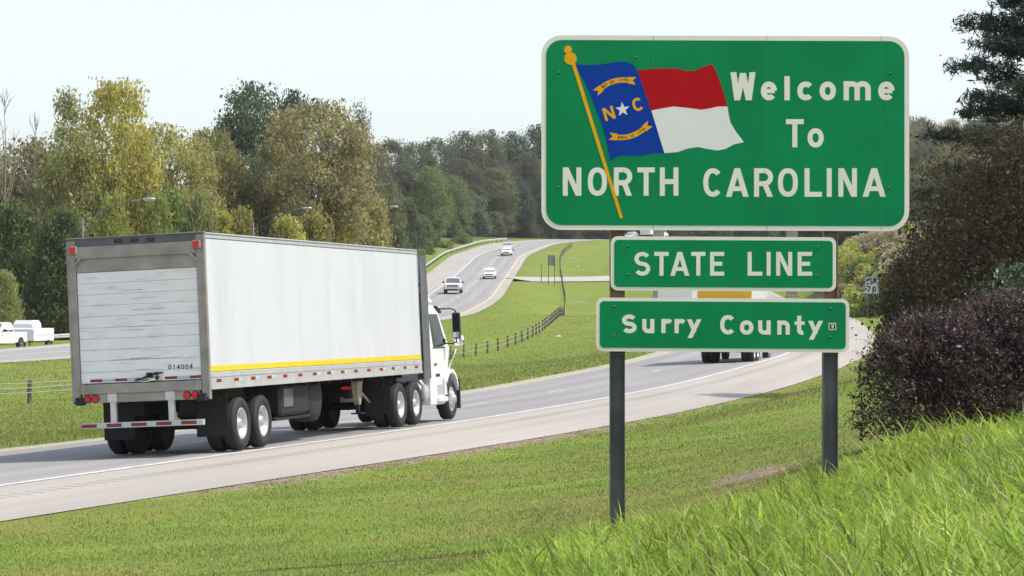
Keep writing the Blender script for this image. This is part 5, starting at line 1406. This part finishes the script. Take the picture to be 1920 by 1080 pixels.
front = [(716, 345, 430, 42, (.11, .11, .05), 'olive grey tree left of the green pair, wood beyond the road', 'oak'), (764, 372, 455, 42, (.06, .075, .04), 'dark tree above the front end of the trailer', 'bush'), (808, 316, 505, 46, (.115, .135, .055), 'light green rounded tree in the middle row above the trailer front', 'oak'), (850, 332, 545, 42, (.105, .125, .055), 'grey-green tree left of the guard rail end', 'oak'),
         (790, 405, 492, 34, (.10, .12, .055), 'pale green low tree above the upper end of the truck fairing', 'bush'), (838, 402, 540, 34, (.09, .11, .05), 'grey-green low tree behind the guard rail', 'bush'), (888, 368, 575, 38, (.09, .115, .065), 'bluish green tree behind the end of the guard rail', 'bush'), (930, 318, 610, 48, (.10, .11, .055), 'olive topped tree above the crest of the far road', 'oak'), (968, 335, 620, 40, (.055, .07, .045), 'dark rounded tree left of the sign above the far road', 'oak'), (1010, 345, 640, 42, (.05, .06, .04), 'dark shaded tree half covered by the welcome sign', 'oak'),
         (925, 398, 600, 26, (.10, .115, .06), 'small grey bushy tree at the crest beside the guard rail end', 'bush'), (872, 425, 562, 22, (.075, .09, .045), 'low dark shrubby tree over the guard rail', 'bush'), (985, 405, 625, 30, (.06, .07, .045), 'dark bushy tree at the crest left of the sign', 'bush')]
for px, py, Y, r, c, lab, kd in front: tree_at(kd, px, py, Y, r, (c[0] * .98, c[1] * 1.0, c[2] * .95), lab, g2)
for px, py, Y, r in ((860, 300, 590, 50), (920, 300, 620, 50), (980, 290, 640, 50), (750, 310, 520, 45), (1040, 300, 660, 55), (1090, 310, 680, 55), (1150, 300, 700, 55), (1210, 310, 710, 55), (1270, 300, 715, 55), (1330, 300, 720, 55), (1390, 300, 720, 55), (1450, 300, 720, 55), (1510, 290, 720, 55), (1060, 400, 650, 40), (1130, 400, 670, 40), (1260, 395, 680, 40), (1340, 395, 680, 40), (1420, 395, 680, 40)):
    tree_at('oak' if py < 350 else 'bush', px, py, Y, r, (.07, .075, .045), 'dim tree deep in the wood behind the sign', 'inner trees of the far wood')
for px, py, Y, rr in ((900, 430, 640, 30), (868, 432, 620, 26), (945, 425, 650, 34), (835, 430, 600, 28), (985, 428, 660, 34)):
    tree_at('bush', px, py, Y, rr, (.07, .08, .045), 'dim undergrowth tree at the foot of the wood beyond the road', 'inner trees of the far wood')
# hillside on the right
g3 = 'trees on the far hillside right of the sign'
RNG = np.random.default_rng(21)
for row, (Y, py) in enumerate(((820, 224), (760, 245), (700, 270), (640, 300), (580, 335), (520, 375))):
    for px in range(1545, 1915, 46):
        q = px + RNG.uniform(-14, 14) + (row % 2) * 20
        c = [(.085, .095, .05), (.06, .08, .045), (.12, .115, .05), (.14, .13, .055), (.075, .09, .055)][int(RNG.integers(5))]
        tree_at('oak', q, py + RNG.uniform(-8, 8), Y, 40 + RNG.uniform(-5, 8), c, 'rounded green tree on the hazy hillside right of the welcome sign', g3)
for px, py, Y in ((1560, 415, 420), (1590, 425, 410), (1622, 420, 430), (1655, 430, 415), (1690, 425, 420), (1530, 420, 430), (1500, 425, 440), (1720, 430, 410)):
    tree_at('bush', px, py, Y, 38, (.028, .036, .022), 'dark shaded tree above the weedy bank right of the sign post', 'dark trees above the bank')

# weedy bank beyond the speed limit sign
RNG = np.random.default_rng(5)
PROTO['weed'] = [make_tree(61, 2, 1.4, .05, 40, 3000, .16, .25, 'bush', 'bark', .03, 6, hollow=.3), make_tree(62, 2, 1.4, .05, 34, 2600, .17, .25, 'bush', 'bark', .03, 6, hollow=.3)]
wc = {'yellow-green': (.26, .27, .06), 'pinkish tan': (.25, .215, .14), 'green': (.13, .18, .05)}
for i in range(95):
    Y = RNG.uniform(249, 322); x = float(np.interp(Y, [240, 280, 320], [34.3, 36.5, 36.5])) + RNG.uniform(-2.0, 5.5)
    z0 = gz(x, Y); hrel = (x - 34) / 9
    kind = 'pinkish tan' if RNG.uniform() < .35 + .3 * (hrel > .35) else ('yellow-green' if RNG.uniform() < .7 else 'green')
    plant('weed', (x, Y, z0 - .1), RNG.uniform(1.0, 2.2), RNG.uniform(1.0, 1.9), wc[kind], kind + ' weed clump on the sunny bank behind the speed limit sign', kind + ' weeds on the bank', 'weed_shrub', 'shrub')
for px, Y, H, r, c, lab in ((1600, 252, 2.6, 1.6, (.24, .27, .06), 'sunlit yellow-green shrub just left of the speed limit sign'), (1622, 250, 2.2, 1.5, (.15, .19, .05), 'green shrub under the speed limit sign'), (1652, 249, 3.6, 1.8, (.19, .22, .06), 'green leafy shrub right of the speed limit sign'), (1672, 247, 3.4, 1.8, (.08, .09, .03), 'dark shrub between the speed sign and the brown tree')):
    x = (px - 960) / F * Y; plant('weed', (x, Y, gz(x, Y) - .1), H, r, c, lab, None, 'shrub', 'shrub')
# scrub on the outer side of the far road
for i in range(26):
    k = RNG.uniform(0, 1); Y = 330 + 210 * k; x = float(np.interp(Y, LWy := np.array([p[1] for p in LW]), [p[0] for p in LW])) - 12.8 - RNG.uniform(3.0, 9)
    plant('weed', (x, Y, gz(x, Y) - .1), RNG.uniform(.9, 2.4), RNG.uniform(1, 2), [(.10, .13, .04), (.15, .16, .06), (.07, .09, .035)][i % 3], 'low green scrub behind the guard rail of the far road', 'scrub behind the guard rail', 'weed_shrub', 'shrub')
for i in range(16):
    x = -52 + i * 2.2 + RNG.uniform(-1, 1); Y = 222 + RNG.uniform(-3, 6) + i * .9
    plant('weed', (x, Y, gz(x, Y) - .1), RNG.uniform(.8, 1.8), RNG.uniform(1, 1.8), [(.09, .10, .035), (.13, .10, .05), (.10, .13, .035)][i % 3], 'low scrub at the foot of the left wood', 'scrub along the left wood', 'weed_shrub', 'shrub')

# near shrubs and trees on the right bank
def near_shrub(name, cx, cy, Rx, Ry, H, n, leaf, col, label, shoots=220, seed=1, mat_='bushleaf', rag=.10, stems=20):
    rng = np.random.default_rng(seed); z0 = gz(cx, cy)
    t = empty(name, (cx, cy, z0 - .05), (0, 0, 0), label, 'shrub')
    mb = MB()
    for i in range(stems):
        a = rng.uniform(0, 6.28); r = rng.uniform(.3, .85); limb(mb, (rng.normal() * .05, rng.normal() * .05, 0), (r * Rx * math.cos(a), r * Ry * math.sin(a), H * rng.uniform(.4, .85)), .014, .004, rng, M['bark'], 4, .08, 4)
    # the shell of leafy shoots
    def surf(k):
        a = rng.uniform(0, 2 * math.pi, k); u = rng.uniform(0, 1, k) ** .8
        el = u * math.pi / 2
        lob = 1 + .10 * np.sin(3 * a + seed) + .07 * np.sin(5 * a + 2 * seed) + .08 * np.sin(4 * el + a * 2)
        prof = np.cos(el) ** .55
        return np.stack([Rx * prof * lob * np.cos(a), Ry * prof * lob * np.sin(a), H * (.04 + .96 * np.sin(el) ** .9) * (.92 + .08 * lob)], 1)
    C = surf(n); dep = rng.uniform(0, 1, n) ** 1.6
    C *= (1 - .55 * dep)[:, None] * np.array([1, 1, 1]); C += rng.normal(size=C.shape) * rag * .35
    B = surf(shoots); LC = [C]
    for b in B:
        d = np.array([b[0] / Rx, b[1] / Ry, .35 + .5 * b[2] / H]); d = d / np.linalg.norm(d) + rng.normal(size=3) * .35; d /= np.linalg.norm(d)
        L_ = rag * rng.uniform(.5, 2.4)
        limb(mb, b * .92, b + d * L_, .004, .002, rng, M['bark'], 2, .05, 3)
        tt = rng.uniform(-.6, 1, 22)[:, None]; LC.append(b + d * L_ * tt + rng.normal(size=(22, 3)) * leaf * .5)
    mb.build('stems', t)
    LC = np.concatenate(LC); LC = LC[LC[:, 2] > .02]
    c = obj('foliage', leaves_mesh('foliage', leaf_quads(LC, leaf, rng, .42), M[mat_]), t); c.color = (*col, 1)
    return t
PUR = (.088, .056, .058)
near_shrub('barberry_shrub', P(1752, 0, 30.2)[0], 30.2, .80, .75, 1.28, 34000, .034, PUR, 'dark purple bushy shrub nearest the welcome sign post', 520, 3)
near_shrub('barberry_shrub', P(1905, 0, 30.6)[0], 30.6, .85, .8, 1.42, 34000, .034, PUR, 'dark purple shrub at the right edge of the bank', 520, 5)
near_shrub('barberry_shrub', P(2040, 0, 31.0)[0], 31.0, .8, .8, 1.3, 8000, .045, PUR, 'dark purple shrub just beyond the right edge', 80, 6)
near_shrub('green_shrub', P(1915, 0, 44)[0], 44, .8, .8, 2.0, 6000, .075, (.07, .10, .05), 'grey-green shrub above the purple shrub at the right edge', 60, 8)
def near_tree(name, px, Y, H, R, n, leaf, col, label, seed, cat='tree'):
    x = (px - 960) / F * Y; z0 = gz(x, Y)
    tm, cm, _, _ = make_tree(seed, H, R, .3, 130, n, leaf, R * .16, 'bush', 'bark', .13, 30, M['leaf'], .5)
    t = empty(name, (x, Y, z0 - .1), (0, 0, 0), label, cat); obj('trunk', tm, t); c = obj('crown', cm, t); c.color = (*col, 1)
    return t
near_tree('brown_tree', 1925, 70, 5.5, 3.7, 52000, .085, (.055, .045, .022), 'broad dark brown-leaved tree behind the purple shrubs', 71)
near_tree('brown_tree', 1800, 76, 4.3, 2.1, 26000, .085, (.058, .042, .022), 'lower dark brown tree left of the broad one, behind the purple shrubs', 72)
near_tree('brown_tree', 1715, 73, 2.9, 1.0, 12000, .085, (.045, .037, .024), 'smallest dark brown tree nearest the speed limit sign', 73)
near_tree('brown_tree', 2040, 74, 5.6, 3.2, 14000, .12, (.058, .044, .020), 'dark brown tree just beyond the right edge', 74)
def pine(px, Y, H, label):
    x = (px - 960) / F * Y; z0 = gz(x, Y); rng = np.random.default_rng(9)
    t = empty('pine_tree', (x, Y, z0 - .1), (0, 0, 0), label, 'tree')
    mb = MB(); mb.tube([(0, 0, -.5), (.05, 0, H * .5), (0, .05, H)], [.26, .17, .02], M['bark'], 10)
    LC = []; DV = []
    z = 3.0
    while z < H - .3:
        for _ in range(int(rng.integers(6, 9))):
            a = rng.uniform(0, 6.28); L_ = max(.4, (1 - z / H) ** .5 * 4.9 * rng.uniform(.55, 1.12))
            p0 = np.array([0, 0, z + rng.uniform(-.15, .15)]); p1 = p0 + np.array([L_ * math.cos(a), L_ * math.sin(a), L_ * rng.uniform(.0, .28)])
            limb(mb, p0, p1, .05, .012, rng, M['bark'], 5, .05, 5)
            ns = int(L_ * 13)
            for j in range(ns):
                f = rng.uniform(.28, 1.0); p = p0 * (1 - f) + p1 * f + np.array([0, 0, L_ * .06 * math.sin(math.pi * f)])
                q = p + rng.normal(size=3) * np.array([.28, .28, .12]) * (1.2 - f * .5) + np.array([.12 * math.cos(a), .12 * math.sin(a), .08])
                LC.append(q + rng.normal(size=(46, 3)) * np.array([.14, .14, .08]))
        z += rng.uniform(.42, .75)
    mb.build('trunk', t)
    LC = np.concatenate(LC)
    c = obj('crown', leaves_mesh('crown', leaf_quads(LC, .18, rng, .20), M['needle']), t); c.color = (.045, .065, .04, 1)
pine(1962, 88, 12.6, 'tall dark pine with layered boughs at the upper right edge')

# ------------------------------------------------------------------ grass
def grass_mat(name, c1, c2, trans=.45, trs=1.5):
    m = leaf_mat(name, trans, False, c1, 1.2, .45, .5, .012, trs)
    n = m.node_tree.nodes; L = m.node_tree.links
    rgb = [q for q in n if q.type == 'RGB'][0]; g = [q for q in n if q.type == 'NEW_GEOMETRY'][0]
    nz = n.new('ShaderNodeTexNoise'); nz.inputs['Scale'].default_value = .3; nz.inputs['Detail'].default_value = 6; L.new(g.outputs['Position'], nz.inputs['Vector'])
    r = n.new('ShaderNodeValToRGB'); r.color_ramp.elements[0].position = .42; r.color_ramp.elements[1].position = .62
    r.color_ramp.elements[0].color = (*c1, 1); r.color_ramp.elements[1].color = (*c2, 1); L.new(nz.outputs['Fac'], r.inputs['Fac'])
    m1 = n.new('ShaderNodeMath'); m1.operation = 'MULTIPLY'; m1.inputs[1].default_value = 37.7; L.new(g.outputs['Random Per Island'], m1.inputs[0])
    m2 = n.new('ShaderNodeMath'); m2.operation = 'FRACT'; L.new(m1.outputs[0], m2.inputs[0])
    m3 = n.new('ShaderNodeMath'); m3.operation = 'GREATER_THAN'; m3.inputs[1].default_value = .965; L.new(m2.outputs[0], m3.inputs[0])
    mxs = n.new('ShaderNodeMix'); mxs.data_type = 'RGBA'; L.new(m3.outputs[0], mxs.inputs[0]); L.new(r.outputs['Color'], mxs.inputs[6]); mxs.inputs[7].default_value = (.42, .36, .19, 1)
    tgt = [l.to_socket for l in rgb.outputs[0].links]
    for s_ in tgt: L.new(mxs.outputs[2], s_)
    return m
M['longgrass'] = grass_mat('long grass blade', (.225, .325, .045), (.29, .37, .06))
M['mown'] = grass_mat('mown grass blade', (.185, .26, .048), (.25, .225, .085), .4, 1.4)
def blades(x, y, z, L_, W, lean, az, rng):
    """three level blades: base pair, middle pair, tip"""
    n = len(x); B = np.stack([x, y, z], 1)
    d = np.stack([np.cos(az), np.sin(az), np.zeros(n)], 1)
    fa = rng.uniform(0, 2 * math.pi, n); s = np.stack([np.cos(fa), np.sin(fa) * .4, np.zeros(n)], 1) * (W / 2)[:, None]
    up = np.array([0, 0, 1.0])
    mid = B + d * (L_ * .45 * np.sin(lean * .55))[:, None] + up * (L_ * .5 * np.cos(lean * .55))[:, None]
    m2 = mid + d * (L_ * .30 * np.sin(lean))[:, None] + up * (L_ * .30 * np.cos(lean))[:, None]
    tip = m2 + d * (L_ * .25 * np.sin(lean * 1.35))[:, None] + up * (L_ * .25 * np.cos(lean * 1.35))[:, None]
    V = np.stack([B - s, B + s, mid - s * .95, mid + s * .95, m2 - s * .65, m2 + s * .65, tip], 1).reshape(-1, 3)
    k = np.arange(n) * 7
    F_ = np.stack([k, k + 1, k + 3, k + 2, k + 2, k + 3, k + 5, k + 4, k + 4, k + 5, k + 6], 1)
    return V, F_.ravel(), np.tile([4, 4, 3], n)
rng = np.random.default_rng(77)
# long grass on the near bank: boundary runs from the foot of the picture past the posts to the shrubs
n = 135000
Y = rng.uniform(13.0, 31.0, n); u = rng.uniform(-.03, .36, n); X = u * Y
edge = np.interp(Y, [13, 18, 22, 24.5, 26.6, 27.6, 28.5, 31.5], [-.8, -.6, -.32, .1, .85, 2.95, 3.6, 5.6]) + .10 * np.sin(Y * 3.1) + .05 * np.sin(Y * 9)
dens = np.clip((X - edge) / .35 + .25, 0, 1)
keep = rng.uniform(size=n) < dens * np.clip(1.25 - (Y - 13) / 40, .5, 1)
X, Y = X[keep], Y[keep]; n = len(X); fadeh = np.clip((X - np.interp(Y, [13, 18, 22, 24.5, 26.6, 27.6, 28.5, 31.5], [-.8, -.6, -.32, .1, .85, 2.95, 3.6, 5.6])) / .8 + .45, .35, 1)
Z = ground_z(X, Y) - .02
clump = .5 + .5 * np.sin(X * 2.3 + 1.7 * np.sin(Y * 1.3)) * np.sin(Y * 1.9 + X)
L_ = np.clip(rng.lognormal(-1.68, .40, n), .06, .42) * (.8 + .4 * clump) * fadeh; W_ = rng.uniform(.009, .019, n) * rng.choice([1, 1, 1, 1.5], n)
az = math.pi * .95 + .9 * np.sin(X * 1.9 + Y * 1.3) + rng.normal(size=n) * 1.5
lean = np.clip(rng.normal(1.08, .36, n), .15, 1.65)
V, F_, T_ = blades(X, Y, Z, L_, W_, lean, az, rng)
tag(obj('long_grass', mesh_np('long_grass', V, F_, T_, [M['longgrass']])), 'long bright green unmown grass on the near bank', 'grass', kind='stuff')
# mown verge between the bank and the road
n = 420000
Y = np.exp(rng.uniform(math.log(24), math.log(130), n)); u = rng.uniform(-.2, .16, n); X = u * Y
e0 = road_dist(X, Y)[0]; eR_, oR_ = e0[0], e0[2]
edge = np.interp(Y, [13, 18, 22, 24.5, 26.6, 27.6, 28.5, 31.5, 32, 140], [-.6, -.3, -.02, .38, .95, 3.0, 3.6, 5.6, 40, 200])
tuft = .5 + .5 * np.sin(X * 1.7 + np.sin(Y * .9) * 2) * np.sin(Y * 1.1 + X * .6)
keep = (oR_ > 0) & (eR_ > -.12) & (eR_ < 26) & (X < edge + .2) & (rng.uniform(size=n) < (.35 + .65 * tuft) * np.clip((eR_ + .1) / 1.3 + .25 * np.sin(X * 2.1) * np.sin(Y * .8), .08, 1))
dp = P(1422, 902, 32.6); keep &= ~((((X - dp[0]) / .40) ** 2 + ((Y - dp[1]) / 1.3) ** 2) < rng.uniform(.4, 1.3, n))
X, Y = X[keep], Y[keep]; n = len(X); Z = ground_z(X, Y) - .01
L_ = rng.uniform(.025, .055, n) * (1 + (Y > 60) * .6); W_ = rng.uniform(.006, .011, n) * np.clip(Y / 35, 1, 3)
V, F_, T_ = blades(X, Y, Z, L_, W_, np.clip(rng.normal(.7, .4, n), 0, 1.5), rng.uniform(0, 6.28, n), rng)
tag(obj('mown_grass', mesh_np('mown_grass', V, F_, T_, [M['mown']])), 'short mown grass of the verge in front of the road', 'grass', kind='stuff')
# median grass
n = 260000
Y = np.exp(rng.uniform(math.log(55), math.log(330), n)); u = rng.uniform(-.2, .06, n); X = u * Y
rdm = road_dist(X, Y)
keep = (rdm[0][2] < 0) & (rdm[0][0] > -.05) & (rdm[1][0] > .1) & (rdm[1][2] > 0) & (rng.uniform(size=n) < np.clip((340 - Y) / 160, 0, 1))
X, Y = X[keep], Y[keep]; n = len(X); Z = ground_z(X, Y) - .01; e_ = rdm[0][0][keep]
L_ = rng.uniform(.05, .10, n) * (1 + .9 * np.exp(-e_ / 2.5)); W_ = rng.uniform(.008, .014, n) * np.clip(Y / 60, 1, 3)
V, F_, T_ = blades(X, Y, Z, L_, W_, np.clip(rng.normal(.6, .35, n), 0, 1.4), rng.uniform(0, 6.28, n), rng)
tag(obj('median_grass', mesh_np('median_grass', V, F_, T_, [M['mown']])), 'mown grass of the median beyond the truck', 'grass', kind='stuff')

# bits of litter lying in the median
random.seed(12)
for px, Y, lab in ((893, 300, 'white scrap of litter in the median near the yellow line'), (1047, 210, 'white scrap of litter in the grass between fence and boards'), (996, 385, 'white litter beside the crossover track'), (1085, 440, 'pale litter high in the median right of the fence')):
    x = (px - 960) / F * Y; z0 = gz(x, Y); mb = MB()
    mb.loft([[(-.22, -.12, 0), (.2, -.16, .02), (.24, .12, 0), (-.18, .15, .03)], [(-.15, -.1, .12), (.12, -.12, .2), (.2, .1, .1), (-.1, .1, .16)]], M['carwhite'])
    tag(mb.build('litter', None, (x, Y, z0)), lab, 'litter')

# thin autumn haze in the valley
m = bpy.data.materials.new('haze'); m.use_nodes = True; n = m.node_tree.nodes; n.clear()
pv = n.new('ShaderNodeVolumePrincipled'); ou = n.new('ShaderNodeOutputMaterial'); m.node_tree.links.new(pv.outputs[0], ou.inputs['Volume'])
pv.inputs['Density'].default_value = 0.0001; pv.inputs['Color'].default_value = (.93, .95, 1, 1); pv.inputs['Anisotropy'].default_value = 0.3
mb = MB(); mb.box(-3300, 3300, -120, 3100, -30, 110, m); o = mb.build('haze'); tag(o, 'faint pale haze lying over the valley and far woods', 'haze', kind='stuff')
